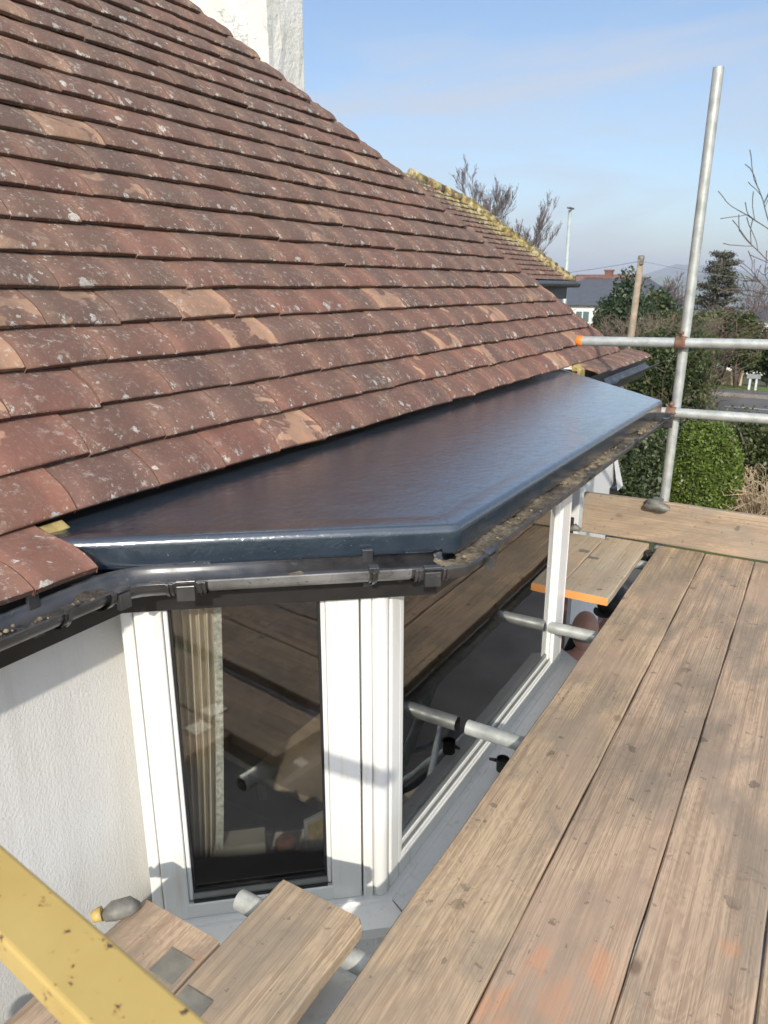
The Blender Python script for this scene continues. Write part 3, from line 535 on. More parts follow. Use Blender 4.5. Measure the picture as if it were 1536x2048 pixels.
tag(b.build('moss_crumbs',m_simple('moss_and_clay_crumbs',(.17,.135,.09),.95,0,.7,30,.5,90),gt),kind='stuff')
def union(P,tt,wid,rr=.060,mat='gutter',name='gutter_union'):
    P=Vector(P); tt=Vector(tt).normalized(); a=P-tt*wid/2; c=P+tt*wid/2; b=MB(); pr=hprof(rr,.005)
    b.sweep([tuple(a),tuple(c)],pr); 
    for k in(-.5,.5,-.38,.38): q=P+tt*wid*k; b.sweep([tuple(q-tt*.003),tuple(q+tt*.003)],hprof(rr+.004,.006))
    nn=Vector((tt.y,-tt.x)); b.box((P.x+nn.x*.004,P.y+nn.y*.004,ZR-.02),(wid*.5,.014,.034),rz=math.atan2(tt.y,tt.x)); b.box((P.x+nn.x*.0,P.y+nn.y*.0,ZR+.004),(wid*.55,.018,.007),rz=math.atan2(tt.y,tt.x))
    return b.build(name,MAT[mat],gt,bevel=.0015)
A=Vector(rim[1]);B=Vector(rim[2]); tS=(B-A).normalized()
union((-1.163,.925),(0,1),.055); union(A+tS*.105,tS,.075); union(B-tS*.085,tS,.07); union((-.6085,1.515),(0,1),.075)
b=MB(); b.sweep(rounded([(-1.163,.90),tuple(A),tuple(A+tS*.075)],.035,4),hprof(.060,.004)); b.build('gutter_angle',MAT['gutter'],gt); b=MB(); b.sweep(rounded([tuple(B-tS*.09),tuple(B),(-.609,1.50)],.045,5),hprof(.060,.004)); b.build('gutter_angle',MAT['gutter'],gt)
def bracket(P,tt):
    P=Vector(P); tt=Vector(tt).normalized(); nn=Vector((tt.y,-tt.x)); b=MB(); b.sweep([tuple(P-tt*.009),tuple(P+tt*.009)],hprof(.0590,.004)); b.sweep([tuple(P-tt*.003),tuple(P+tt*.003)],hprof(.064,.006))
    b.box((P.x-nn.x*.002,P.y-nn.y*.002,ZR+.008),(.022,.022,.012),rz=math.atan2(tt.y,tt.x)); q=P-nn*.107; b.box((q.x,q.y,ZR-.03),(.024,.01,.09),rz=math.atan2(tt.y,tt.x)); return b.build('gutter_bracket',MAT['gutter'],gt,bevel=.001)
bracket((-1.163,.80),(0,1)); bracket(A+tS*.50,tS); bracket((-.604,2.35),(0,1)); bracket((-.600,3.0),(0,1)); bracket((-1.163,.1),(0,1)); bracket((-.598,3.55),(0,1))
b=MB(); b.box((-.65,3.705,ZR-.02),(.118,.008,.07)); b.tube([(-.60,3.70,ZR-.0),(-.585,3.72,ZR+.016)],.004,6); b.build('stop_end',MAT['gutter'],gt,bevel=.002)
# fibreglass deck --------------------------------------------------------
FB=[(-1.55,.70),(-.690,1.508),(-.672,3.84),(-1.55,4.95)]
Pd=rounded([(-1.56,.775),(-.690,1.508),(-.672,3.84),(-1.56,4.95)],.022,5); ZD=-.535
prof=[(-.004,ZD-.068),(.003,ZD-.070),(.004,ZD-.064),(.0035,ZD-.058),(.0035,ZD-.020),(.0030,ZD-.014),(.0008,ZD-.008),(-.003,ZD-.0035),(-.009,ZD-.0006),(-.014,ZD+.0002),(-.024,ZD+.0004),(-.045,ZD+.0002),(-.058,ZD-.0006),(-.080,ZD-.0012)]
b=MB(); b.sweep(Pd,prof); n=len(Pd); k=len(prof); V=b.v
inner=[i*k+k-1 for i in range(n)]
b.v[:]=[(x,y,z+.014*min(1,max(0,(-.71-x)/.8))) for x,y,z in b.v]   # the deck falls 1 in 60 towards the gutter
b.f.append(tuple(inner)); b.sm.append(False); b.build('fibreglass_roof',MAT['fibre'],house)
b=MB(); b.bx(-1.60,-1.42,.7,5.0,-.56,-.536); b.build('timber_batten',MAT['black'],house)
b=MB(); V0=[(-1.46,.945,-.575),(-1.41,.945,-.575),(-1.41,.945,-.535),(-1.46,.945,-.51)]; V1=[(x,y+.075,z) for x,y,z in V0]; b.add(V0+V1,[(0,1,2,3),(7,6,5,4),(0,4,5,1),(1,5,6,2),(2,6,7,3),(3,7,4,0)]); b.build('cut_rafter_end',MAT['timber'],house,bevel=.004)
b=MB(); V0=[(-1.46,4.93,-.585),(-1.40,4.93,-.585),(-1.40,4.93,-.53),(-1.46,4.93,-.49)]; V1=[(x,y+.12,z) for x,y,z in V0]; b.add(V0+V1,[(0,1,2,3),(7,6,5,4),(0,4,5,1),(1,5,6,2),(2,6,7,3),(3,7,4,0)]); b.build('cut_rafter_end',MAT['timber'],house,bevel=.004)
# room behind the bay
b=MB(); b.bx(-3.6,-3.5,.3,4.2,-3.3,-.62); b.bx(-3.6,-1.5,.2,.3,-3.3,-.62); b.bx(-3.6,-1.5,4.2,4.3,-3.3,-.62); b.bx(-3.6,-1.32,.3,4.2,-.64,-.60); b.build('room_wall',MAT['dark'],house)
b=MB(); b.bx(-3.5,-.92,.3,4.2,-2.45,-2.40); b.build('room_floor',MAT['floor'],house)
b=MB(); b.sweep([tuple(W1-nrm2*.06),tuple(C1+Vector((-.065,.02))),tuple(C2+Vector((-.065,-.02))),tuple(W2+Vector((-.03,-.06)))],[(0,-1.56),(-.20,-1.56),(-.20,-1.60),(0,-1.60)],smooth=False); b.build('inner_sill',MAT['upvc'],house)

# ---- curtains, furniture behind the glass
def curtain(p0,p1,z0,z1,gather,label,group,folds=7,edge=True):
    p0=Vector(p0);p1=Vector(p1); tt=(p1-p0).normalized(); nn=Vector((tt.y,-tt.x)); L=(p1-p0).length; root=empty('curtain',(p0.x,p0.y,z0),label,'curtain',group); b=MB(); n=90;m_=14;V=[]
    for i in range(n+1):
        for j in range(m_+1):
            zz=z0+(z1-z0)*j/m_; f=gather+(1-gather)*(j/m_)**.7; q=i/n; o=.022*math.sin(q*folds*2*math.pi+.3*math.sin(j*.5))*(1.1-.3*j/m_)
            p=p0+tt*(L*q*f)+nn*o; V.append((p.x,p.y,zz))
    b.add(V,[(i*(m_+1)+j,(i+1)*(m_+1)+j,(i+1)*(m_+1)+j+1,i*(m_+1)+j+1) for i in range(n) for j in range(m_)],True); b.build('drape',MAT['curtain'],root)
    if edge:
        b=MB(); V2=[]
        for j in range(m_+1):
            v=Vector(V[n*(m_+1)+j]); V2+=[v,v+Vector((tt.x*.02,tt.y*.02,0))]
        b.add(V2,[(j*2,j*2+1,j*2+3,j*2+2) for j in range(m_)],True); b.build('patterned_edging',MAT['lace'],root)
iS=lambda s,o:S(s)-nrm2*o
curtain(iS(.06,.13),iS(.205,.13),-1.555,-.62,.62,'cream curtain hanging at the left of the narrow side window','curtains in the bay window')
curtain((-.96,2.88),(-.96,2.60),-1.555,-.62,.8,'cream curtain at the far end of the long front window','curtains in the bay window',folds=5)
def softbox(name,c,d,mat,parent,r=.06,rz=0):
    b=MB(); b.box(c,d,rz); o=b.build(name,MAT[mat],parent,bevel=r,seg=4); return o
sofa=empty('sofa',(-1.75,2.3,-2.40),'navy blue sofa inside the room behind the bay window','sofa')
softbox('seat_cushion',(-1.75,1.95,-2.02),(.75,.62,.26),'cloth',sofa); softbox('seat_cushion',(-1.75,2.6,-2.02),(.75,.62,.26),'cloth',sofa); softbox('backrest',(-2.15,2.27,-1.85),(.25,1.4,.75),'cloth',sofa); softbox('armrest',(-1.75,1.52,-1.98),(.8,.2,.55),'cloth',sofa); softbox('armrest',(-1.75,3.03,-1.98),(.8,.2,.55),'cloth',sofa)
p=iS(.22,.16); b=MB(); b.box((p.x,p.y,-1.520),(.15,.07,.078),rz=math.atan2(t.y,t.x)); bo=b.build('card_box',MAT['cream'],None,bevel=.004); tag(bo,'beige box on the inner sill of the side window','box')
p=iS(.35,.15); b=MB(); b.lathe((p.x,p.y,-1.56),[(.001,0),(.024,0),(.028,.03),(.030,.055),(.022,.066),(.001,.06)]); tag(b.build('pot_plant',MAT['terracotta']),'small round brown pot on the inner sill of the side window','pot')
pf_=empty('picture_frame',(-1.03,1.36,-1.56),'grey picture frame standing on the inner sill beside the corner post','picture frame'); p=iS(.435,.14)
b=MB(); b.box((p.x,p.y,-1.49),(.07,.012,.14),rz=math.atan2(t.y,t.x)+.5); b.build('frame_moulding',MAT['frame'],pf_,bevel=.002); 
b=MB(); q=p+nrm2*.008; b.box((q.x,q.y,-1.49),(.048,.004,.112),rz=math.atan2(t.y,t.x)+.5); b.build('picture',MAT['photo'],pf_)
for i,(x,y,r,h) in enumerate(((-.95,1.72,.045,.10),(-.96,1.98,.05,.14))):
    b=MB(); b.lathe((x,y,-1.56),[(.001,0),(r,0),(r,.02),(r*.8,h*.5),(r*1.05,h*.9),(r*.6,h),(r*.55,h*.97),(.001,h*.9)]); tag(b.build('glazed_vase',m_simple('pale_grey_glaze' if i else 'cream_glaze',((.55,.52,.44),(.42,.46,.47))[i],.15)),('short cream vase on the inner sill nearest the corner post','taller pale grey vase on the inner sill farther from the corner post')[i],'vase')
ac=empty('armchair',(-1.5,2.75,-2.4),'dark armchair just inside the front window, under a blue grey throw','armchair')
softbox('backrest',(-1.22,2.62,-1.78),(.18,.62,.62),'cloth',ac,.07); softbox('seat_cushion',(-1.5,2.62,-2.05),(.5,.6,.2),'cloth',ac,.05)
b=MB(); V=[]
for i in range(31):
    y=2.34+.56*i/30
    for j,(x,z) in enumerate(((-1.115,-1.86),(-1.112,-1.6),(-1.125,-1.49),(-1.17,-1.455),(-1.25,-1.452),(-1.31,-1.48),(-1.335,-1.6))):
        V.append((x+.012*math.sin(i*.9+j),y+.01*math.sin(j*2.),z+.010*math.sin(i*.7+j*.6)))
b.add(V,[(i*7+j,(i+1)*7+j,(i+1)*7+j+1,i*7+j+1) for i in range(30) for j in range(6)],True); tag(b.build('throw_blanket',m_simple('blue_grey_wool',(.20,.235,.29),.95,0,.3,20,.4,90)),'blue grey throw draped over the armchair behind the front window','blanket')
b=MB(); b.box((-1.42,2.05,-1.78),(.5,.5,.03)); 
tb=empty('side_table',(-1.42,2.05,-2.4),'small pale wooden side table inside the front window','table'); b.build('table_top',MAT['palewood'],tb,bevel=.006)
for sx_ in(-1,1):
    for sy_ in(-1,1):
        b=MB(); b.tube([(-1.42+sx_*.21,2.05+sy_*.21,-2.4),(-1.42+sx_*.21,2.05+sy_*.21,-1.795)],.016,8); b.build('leg',MAT['palewood'],tb)

# ---------------------------------------------------------------- scaffold boards
def board(name,label,x0,x1,y0,y1,zt,mat,th=.038,axis='y',group=None,clip=0,endmat=None,seed=0,cat='scaffold board',bands=()):
    rs=random.Random(seed); n=40; c=.004; V=[]
    if axis=='y': a0,a1,L0,L1=x0,x1,y0,y1
    else: a0,a1,L0,L1=zt-x0*0,0,0,0
    pr=[(a0+c,zt),(a1-c,zt),(a1,zt-c),(a1,zt-th+c),(a1-c,zt-th),(a0+c,zt-th),(a0,zt-th+c),(a0,zt-c)]
    ph=[rs.uniform(0,6) for _ in range(4)]
    for i in range(n+1):
        s=i/n; 
        if i==0: s=0
        y=L0+(L1-L0)*s; e=.0012*math.sin(y*9+ph[0])+.0008*math.sin(y*31+ph[1]); e2=.0012*math.sin(y*8+ph[2])+.0008*math.sin(y*27+ph[3]); ez=.0015*math.sin(y*2.3+ph[1])
        cl=0
        for j,(x,z) in enumerate(pr):
            xx=x+(e if x<(a0+a1)/2 else e2)
            V.append((xx,y,z+ez*(1 if True else 0)))
    b=MB(); b.add(V,[(i*8+j,i*8+(j+1)%8,(i+1)*8+(j+1)%8,(i+1)*8+j) for i in range(n) for j in range(8)]); b.f.append(tuple(range(8))); b.f.append(tuple(n*8+j for j in range(8))); b.sm+=[False,False]
    if clip:   # worn corner at far right end
        for j in range(n*8,n*8+8):
            x,y,z=b.v[j]
            if x>(a0+a1)/2: b.v[j]=(x-.012,y-.002,z)
        for j in range((n-1)*8,n*8):
            x,y,z=b.v[j]; b.v[j]=(x,L1-.014,z)
    if endmat or bands:
        root=empty(name,((a0+a1)/2,(L0+L1)/2,zt-th),label,cat,group); b.build('plank',mat,root)
        if endmat:
            q=MB(); q.box(((a0+a1)/2,L0-.001,zt-th/2),(a1-a0-.004,.003,th-.003)); q.build('painted_end',endmat,root)
        for (bx_,by_,bw,bl) in bands:
            q=MB(); q.box((bx_,by_,zt+.002),(bw,bl,.0025)); q.build('nail_plate',MAT['bandst'],root,bevel=.0008)
        return root
    return tag(b.build(name,mat),label,cat,group)
GB='scaffold boards of the working platform'
board('scaffold_board','long grey brown scaffold board nearest the bay window, forming the platform edge',-.620,-.3935,-1.5,3.882,-1.30,MAT['woody'],group=GB,seed=1)
board('scaffold_board','long scaffold board with orange paint smears, second from the bay window',-.3905,-.165,-1.5,3.882,-1.302,MAT['woodyo'],group=GB,seed=2)
board('scaffold_board','long pinkish scaffold board with fine straight saw lines, third from the bay window',-.162,.063,-1.5,3.882,-1.30,MAT['woodyo'],group=GB,seed=3)
board('scaffold_board','long scaffold board at the right edge of the photo, fourth from the bay window',.067,.292,-1.5,3.882,-1.303,MAT['woody'],group=GB,seed=4)
GS='short boards laid beside the house'
board('scaffold_board','short worn board with a chipped corner resting on the nearest tube',-.902,-.678,-1.0,1.068,-1.30,MAT['woody'],group=GS,clip=1,seed=5)
board('scaffold_board','short pinkish board against the wall, behind the yellow rail, with a nail plate',-1.130,-.908,-1.0,.868,-1.30,MAT['woodyo'],group=GS,seed=6,bands=((-.950,.775,.062,.062),))
board('scaffold_board','short pale board with orange painted end beside the bay, on the platform side',-.893,-.670,3.06,3.89,-1.30,MAT['woodp'],group=GS,endmat=MAT['endpaint'],seed=8,bands=((-.862,3.52,.05,.035),))
board('scaffold_board','short pale board with orange painted end, closest to the house beyond the bay',-1.120,-.899,3.06,3.86,-1.30,MAT['woodp'],group=GS,endmat=MAT['endpaint'],seed=9,bands=((-.93,3.60,.05,.035),(-.95,3.25,.05,.035)))
q=MB(); q.box((-.857,.728,-1.298),(.066,.06,.0025)); tag(q.build('nail_plate',MAT['bandst']),'flat grey metal plate nailed across the chipped short board','metal plate')
# toe board on edge across the far end
b=MB(); V=[];n=40
for i in range(n+1):
    x=-1.035+2.6*i/n; e=.0015*math.sin(x*7)
    for (y,z) in((3.900,-1.292),(3.900,-1.076),(3.904,-1.072),(3.934,-1.072),(3.938,-1.076),(3.938,-1.292),(3.934,-1.296),(3.904,-1.296)): V.append((x,y+e,z+e))
b.add(V,[(i*8+j,i*8+(j+1)%8,(i+1)*8+(j+1)%8,(i+1)*8+j) for i in range(n) for j in range(8)]); b.f.append(tuple(range(8))); b.f.append(tuple(n*8+j for j in range(8))); b.sm+=[False,False]
tag(b.build('toe_board',MAT['woodx']),'brown toe board standing on edge across the far end of the platform','toe board')
b=MB(); b.bx(-.86,-.60,.25,1.028,-1.455,-1.43); tag(b.build('white_plank',MAT['upvc'],bevel=.002),'white plastic plank lying in the gap below the short chipped board','plank')
# tubes
def pole(a,b_,label,group,name='scaffold_tube',cap=None,hollow=True):
    a=Vector(a);c=Vector(b_); root=empty(name,a,label,'scaffold tube',group); d=(c-a).normalized(); m_=MB(); n=12
    pts=[a+(c-a)*i/n for i in range(n+1)]; m_.tube(pts,.02415,20,caps=False); m_.tube([a+d*.001,a+d*.12],.0205,20,caps=False); m_.tube([c-d*.12,c-d*.001],.0205,20,caps=False)
    # annular rims
    for p,dd in((a,d),(c,-d)): m_.tube([p,p+dd*.0005],[.0205,.02415],20,caps=False); m_.tube([p+dd*.11,p+dd*.1105],[.0001,.0205],20,caps=False)
    m_.build('tube',MAT['galv'],root)
    if cap: q=MB(); q.tube([a-d*.004,a-d*.001,a+d*.028,a+d*.030],[.022,.0265,.0265,.0245],20); q.build('end_cap',MAT[cap],root)
    return root
GT='short tubes carrying the boards'; GR='guard rails and upright at the far end'
pole((-.99,1.02,-1.363),(1.3,1.02,-1.363),'grey scaffold tube whose end pokes out under the chipped short board',GT)
pole((-.828,1.935,-1.363),(1.3,1.935,-1.363),'grey scaffold tube ending against the middle of the front window glass',GT)
pole((-.836,2.785,-1.363),(1.3,2.785,-1.363),'grey scaffold tube crossing in front of the far end of the bay window',GT)
pole((-1.16,3.72,-1.363),(1.3,3.72,-1.363),'grey scaffold tube under the pale boards with orange ends',GT)
pole((-1.19,.30,-1.363),(1.3,.30,-1.363),'grey scaffold tube under the boards below the yellow rail',GT)
pole((-.655,3.975,-3.37),(-.612,3.975,.935),'tall grey galvanised upright scaffold tube standing against the sky',GR,'scaffold_standard')
pole((-1.142,3.925,-.272),(1.3,3.925,-.232),'upper horizontal guard rail with an orange plastic end cap',GR,'guard_rail',cap='orange')
pole((-.70,3.925,-.607),(1.3,3.925,-.585),'lower horizontal guard rail with a bare open end at the upright',GR,'guard_rail')
pole((-.60,-1.2,-1.40),(-.60,4.1,-1.412),'long scaffold tube running under the edge of the platform',GT)
pole((1.25,-1.2,-1.41),(1.25,4.1,-1.41),'long scaffold tube under the outer edge of the platform',GT)
for (x,y) in((1.25,3.0),): pole((x,y,-3.37),(x,y,.9),'upright scaffold tube at the outer edge of the platform',GR,'scaffold_standard')
def coupler(c,label,m1='rust',ax='x',s=1.,loose=False):
    c=Vector(c); root=empty('scaffold_coupler',c,label,'coupler','scaffold couplers'); b=MB(); A=Vector((1,0,0)); Z=Vector((0,0,1))
    b.tube([c+A*-.024*s+Vector((0,-.0,0)),c+A*.024*s],.031*s,14); o=b.build('rail_clamp',MAT[m1],root,bevel=.003)
    b=MB(); d=c+Vector((0,.05*s,0)); b.tube([d-Z*.026*s,d+Z*.026*s],.032*s,14); b.build('upright_clamp',MAT[m1],root,bevel=.003)
    b=MB(); e=c+Vector((0,-.01,.030*s)); b.tube([e,e+Z*.028*s],.006*s,8); b.lathe(e+Z*.010*s,[(.001,0),(.013*s,0),(.013*s,.012*s),(.001,.012*s)],6); b.build('bolt',MAT['rust'],root); b=MB(); e2=c+Vector((.036*s,.045*s,-.01)); b.tube([e2+Vector((-.004,0,0)),e2+Vector((0,-.05*s,0))],.006*s,8); b.lathe(e2+Vector((0,-.035*s,-.006)),[(.001,0),(.012*s,0),(.012*s,.012*s),(.001,.012*s)],6)
    b.build('bolt',MAT['rust'],root); return root
coupler((-.632,3.925,-.262),'rusty coupler joining the upper guard rail to the tall upright')
coupler((-.640,3.925,-.606),'rusty coupler at the end of the lower guard rail',s=.95)
# toe board clip: lobed grey casting hanging over the board
b=MB(); V=[];F=[];n=26
for k,yy in enumerate((3.865,3.897)):
    for i in range(n):
        a=2*math.pi*i/n; r=1+.12*math.cos(3*a+.6)+.07*math.cos(5*a); V.append((-.655+.060*r*math.cos(a),yy+.004*math.sin(3*a),-1.085+.030*r*math.sin(a)-.008*math.cos(a)))
V+=[(-.655,3.862,-1.085)]
F=[(i,(i+1)%n,n+(i+1)%n,n+i) for i in range(n)]+[(2*n,(i+1)%n,i) for i in range(n)]+[tuple(range(n,2*n))]
b.add(V,F,True); b.box((-.655,3.93,-1.066),(.05,.085,.010)); tag(b.build('toe_board_clip',MAT['dull']),'dull grey lobed clamp over the top edge of the toe board at the upright','clamp')
# loose fittings
c=Vector((-1.135,.805,-1.282)); root=empty('scaffold_coupler',c,'grey coupler with a yellow band lying by the wall on the pinkish short board','coupler','scaffold couplers')
b=MB(); b.tube([c+Vector((-.02,-.025,-.004)),c+Vector((-.008,-.008,.002)),c+Vector((.012,.02,.002)),c+Vector((.022,.034,-.006))],[.012,.021,.020,.010],12); b.build('coupler_body',MAT['dull'],root)
b=MB(); b.tube([c+Vector((-.036,-.040,.000)),c+Vector((-.022,-.026,.004))],[.012,.016],12); b.build('yellow_band',MAT['yellow'],root)
c=Vector((-.745,2.055,-1.57)); root=empty('scaffold_coupler',c,'small black fitting lying on the white sill beside the platform edge','coupler','scaffold couplers')
b=MB(); b.tube([c,c+Vector((.0,.0,.045))],[.022,.022],14,caps=False); b.tube([c+Vector((0,0,.001)),c+Vector((0,0,.03))],.017,12); b.tube([c+Vector((-.02,0,.03)),c+Vector((-.045,-.012,.035))],[.007,.005],8); b.build('ring',MAT['black'],root)
c=Vector((-1.06,3.86,-1.28)); b=MB(); b.tube([c+Vector((-.03,0,0)),c+Vector((0,.01,.012)),c+Vector((.03,.01,0))],[.012,.022,.010],10); tag(b.build('scaffold_coupler',MAT['dull']),'small grey coupler at the far end of the pale boards near the porch','coupler','scaffold couplers')
c=Vector((-.65,3.80,-1.335)); b=MB(); b.tube([c+Vector((-.02,-.03,0)),c+Vector((0,.03,0))],[.026,.026],10); b.box((c.x,c.y,c.z-.01),(.06,.05,.05)); tag(b.build('scaffold_coupler',MAT['black'],bevel=.005),'dark coupler in the gap under the toe board beside the pale board','coupler','scaffold couplers')
pole((-.30,2.35,-3.37),(-.30,2.35,-1.40),'short scaffold upright under the middle of the platform',GT,'scaffold_standard')
pole((-.42,1.0,-3.1),(-.36,3.0,-1.45),'slanting scaffold brace under the middle of the platform',GT)
for i,(x,y,l) in enumerate(((-.45,2.05,'black bucket on the paving under the boards, nearer the corner post'),(-.05,2.9,'black bucket on the paving under the boards, farther from the corner post'))):
    root=empty('bucket',(x,y,-3.37),l,'bucket'); b=MB(); b.lathe((x,y,-3.37),[(.001,.003),(.11,0),(.15,.28),(.158,.285),(.158,.27),(.145,.27),(.105,.01),(.001,.01)],24); b.build('body',MAT['black'],root); b=MB(); b.tube([(x+.15*math.cos(a),y,-3.10+.14*math.sin(a)) for a in np.linspace(.1,3.0,12)],.004,6); b.build('handle',MAT['galv'],root)
for i,(x,y,mt,l) in enumerate(((-.55,2.7,'bluew','pale blue rubble sack on the paving below the tubes'),(.1,2.2,'whitec','white rubble sack on the paving below the tubes'),(-.1,3.6,'cloth','dark folded dust sheet on the paving below the platform'))):
    b=MB(); rs_=random.Random(i); n=16; V=[]
    for k,(r,z) in enumerate(((.02,0),(.24,.0),(.30,.12),(.28,.28),(.18,.42),(.06,.50),(.01,.50))):
        for q in range(n): a=2*math.pi*q/n; rr=r*(1+.12*math.sin(3*a+k)+rs_.gauss(0,.05)); V.append((x+rr*math.cos(a),y+rr*1.2*math.sin(a),-3.37+z*(1 if i<2 else .5)+rs_.gauss(0,.012)*(k>0)))
    b.add(V,[(k*n+q,k*n+(q+1)%n,(k+1)*n+(q+1)%n,(k+1)*n+q) for k in range(6) for q in range(n)],True); tag(b.build('rubble_sack' if i<2 else 'dust_sheet',MAT[mt]),l,'sack' if i<2 else 'dust sheet')
for i,(a,c,l) in enumerate((((-.6,1.6,-3.30),(.5,4.6,-3.30),'loose scaffold tube lying across the paving below the tubes'),((.9,1.4,-3.30),(.2,5.0,-3.31),'second loose scaffold tube lying farther out on the paving'),((-.75,3.0,-3.29),(.9,3.9,-3.28),'loose scaffold tube lying slantwise on the paving near the dust sheet'))): pole(a,c,l,'loose tubes on the paving')
for i,(x,y,a,l) in enumerate(((.45,3.2,.35,'old plank lying on the paving beside the loose tubes'),(.75,2.6,-.2,'old plank lying on the paving, outermost of the two'))):
    b=MB(); b.box((x,y,-3.35),(.22,1.9,.038),rz=a); tag(b.build('plank',MAT['woodp'],bevel=.004),l,'plank','planks on the paving')
# yellow rail in the foreground
root=empty('yellow_gate',(-.45,.25,-.53),'chipped yellow steel safety gate rail close to the camera at lower left','safety gate')
b=MB(); A=Vector((-.70,.268)); B2=Vector((-.20,.213)); b.beam(A,B2,.054,(-.531,-.5),.0); b.build('rail',MAT['yellow'],root,bevel=.004,seg=3)

# ---------------------------------------------------------------- vegetation
def leafmesh(name,P,size,mat,parent,aspect=1.5,seed=0,shade=None,flat=.0):
    rs=np.random.default_rng(seed); n=len(P); P=np.asarray(P)
    d=rs.normal(size=(n,3)); d/=np.linalg.norm(d,axis=1)[:,None]; e=rs.normal(size=(n,3)); e-=d*(e*d).sum(1)[:,None]; e/=np.linalg.norm(e,axis=1)[:,None]
    s=size*rs.uniform(.6,1.3,n)[:,None]; a=d*s*aspect*.5; b_=e*s*.5
    V=np.stack([P-a,P+b_*.8,P+a,P-b_*.8],1).reshape(-1,3)
    me=bpy.data.meshes.new(name); me.vertices.add(4*n); me.vertices.foreach_set('co',V.astype(np.float32).ravel()); me.loops.add(4*n); me.loops.foreach_set('vertex_index',np.arange(4*n,dtype=np.int32)); me.polygons.add(n); me.polygons.foreach_set('loop_start',np.arange(0,4*n,4,dtype=np.int32)); me.update(calc_edges=True)
    me.materials.append(mat); at=me.attributes.new('rnd','FLOAT','POINT'); r=np.repeat(np.clip(rs.random(n)*.8+(shade if shade is not None else .1),0,1),4); at.data.foreach_set('value',r.astype(np.float32))
    o=bpy.data.objects.new(name,me); COL.objects.link(o)
    if parent: o.parent=parent; o.matrix_parent_inverse=Matrix.Translation(parent.location).inverted()
    return o
def crownpts(c,r,n,lumps=14,seed=0,shell=.6,lr=.38):
    rs=np.random.default_rng(seed); c=np.array(c);r=np.array(r); L=rs.normal(size=(lumps,3)); L/=np.linalg.norm(L,axis=1)[:,None]; L*=rs.uniform(.35,.78,lumps)[:,None]
    
    if lumps>=70:
        d=rs.normal(size=(n,3)); d/=np.linalg.norm(d,axis=1)[:,None]; w1=1+.05*np.sin(d[:,0]*7+d[:,2]*5)+.04*np.sin(d[:,1]*11+d[:,2]*9+1); return c+d*(rs.uniform(.80,1.0,n)*w1)[:,None]*r
    idx=rs.integers(0,lumps,n); d=rs.normal(size=(n,3)); d/=np.linalg.norm(d,axis=1)[:,None]; rr=rs.uniform(shell,1.0,n)**.7; ls=rs.uniform(.7,1.3,lumps)*lr
    return c+(L[idx]+d*(rr*ls[idx])[:,None])*r
def barktree(mb,base,h,spread,seed,levels=5,r0=.12,lean=(0,0),nb=(3,5),ratio=.62,up=.25,minr=.004,start=.25):
    rs=random.Random(seed)
    def br(p,d,L,r,lv):
        n=4; pts=[p]; q=p; dd=d
        for i in range(n): dd=(dd+Vector((rs.gauss(0,.13),rs.gauss(0,.13),rs.gauss(0,.10)+up*.12))).normalized(); q=q+dd*L/n; pts.append(q)
        r1=max(minr,r*.55); mb.tube(pts,[r+(r1-r)*i/n for i in range(n+1)],6 if lv<2 else 3,caps=False)
        if lv>=levels: return
        for k in range(rs.randint(*nb)):
            f=rs.uniform(start,1.) if lv==0 else rs.uniform(.3,1.); i=min(n-1,int(f*n)); pp=pts[i]+(pts[i+1]-pts[i])*(f*n-i)
            a=rs.uniform(0,6.28); ax=dd.orthogonal().normalized(); ax=Matrix.Rotation(a,3,dd)@ax; nd=(dd*rs.uniform(.5,.9)+ax*rs.uniform(.5,.9)*spread+Vector((0,0,up))).normalized()
            br(pp,nd,L*ratio*rs.uniform(.75,1.15),r1*rs.uniform(.55,.8),lv+1)
        br(q,(dd+Vector((0,0,up*.5))).normalized(),L*ratio,r1*.8,lv+1)
    br(Vector(base),Vector((lean[0],lean[1],1)).normalized(),h*.42,r0,0)
LF=dict(greyc=m_leaf('grey_green_needles',(.045,.05,.035),(.125,.12,.08),.1),box=m_leaf('box_leaf',(.05,.085,.018),(.21,.28,.05),.3,.4), dark=m_leaf('dark_leaf',(.018,.032,.012),(.07,.10,.03)), conifer=m_leaf('conifer_leaf',(.018,.035,.018),(.055,.085,.035),.1), brown=m_leaf('brown_leaf',(.10,.075,.045),(.22,.17,.10)), olive=m_leaf('olive_leaf',(.05,.06,.02),(.14,.16,.055)), varie=m_leaf('variegated_leaf',(.03,.045,.015),(.24,.27,.16)), straw=m_leaf('straw_leaf',(.30,.22,.12),(.50,.40,.25)))
def shrub(name,label,cat,c,r,n,size,leaf,seed,group=None,lumps=16,shell=.6,twig=True,stem='bark',lr=.38,extra=None,shade=None):
    base=(c[0],c[1],hgt(c[0],c[1])); root=empty(name,base,label,cat,group)
    P=crownpts(c,r,n,lumps,seed,shell,lr); leafmesh('foliage',P,size,LF[leaf],root,seed=seed,shade=shade)
    if extra: leafmesh('foliage',crownpts(c,[q*1.03 for q in r],n//3,lumps,seed+50,.7,lr),size,LF[extra],root,seed=seed+9)
    if twig:
        b=MB(); rs=random.Random(seed)
        for k in range(9):
            a=rs.uniform(0,6.28); q=Vector((c[0]+math.cos(a)*r[0]*.7,c[1]+math.sin(a)*r[1]*.7,c[2]+rs.uniform(-.2,.8)*r[2])); s=Vector(base); b.tube([s,s.lerp(q,.5)+Vector((0,0,.1*r[2])),q],[.05*r[2]/1.0+.01,.03,.008],6)
        b.build('stem',MAT[stem],root)
    return root
shrub('box_bush','bright green clipped round box bush behind the toe board and upright','bush',(-1.30,11.0,-2.62),(.53,.55,.86),26000,.032,'box',11,lumps=70,shell=.75,lr=.34)
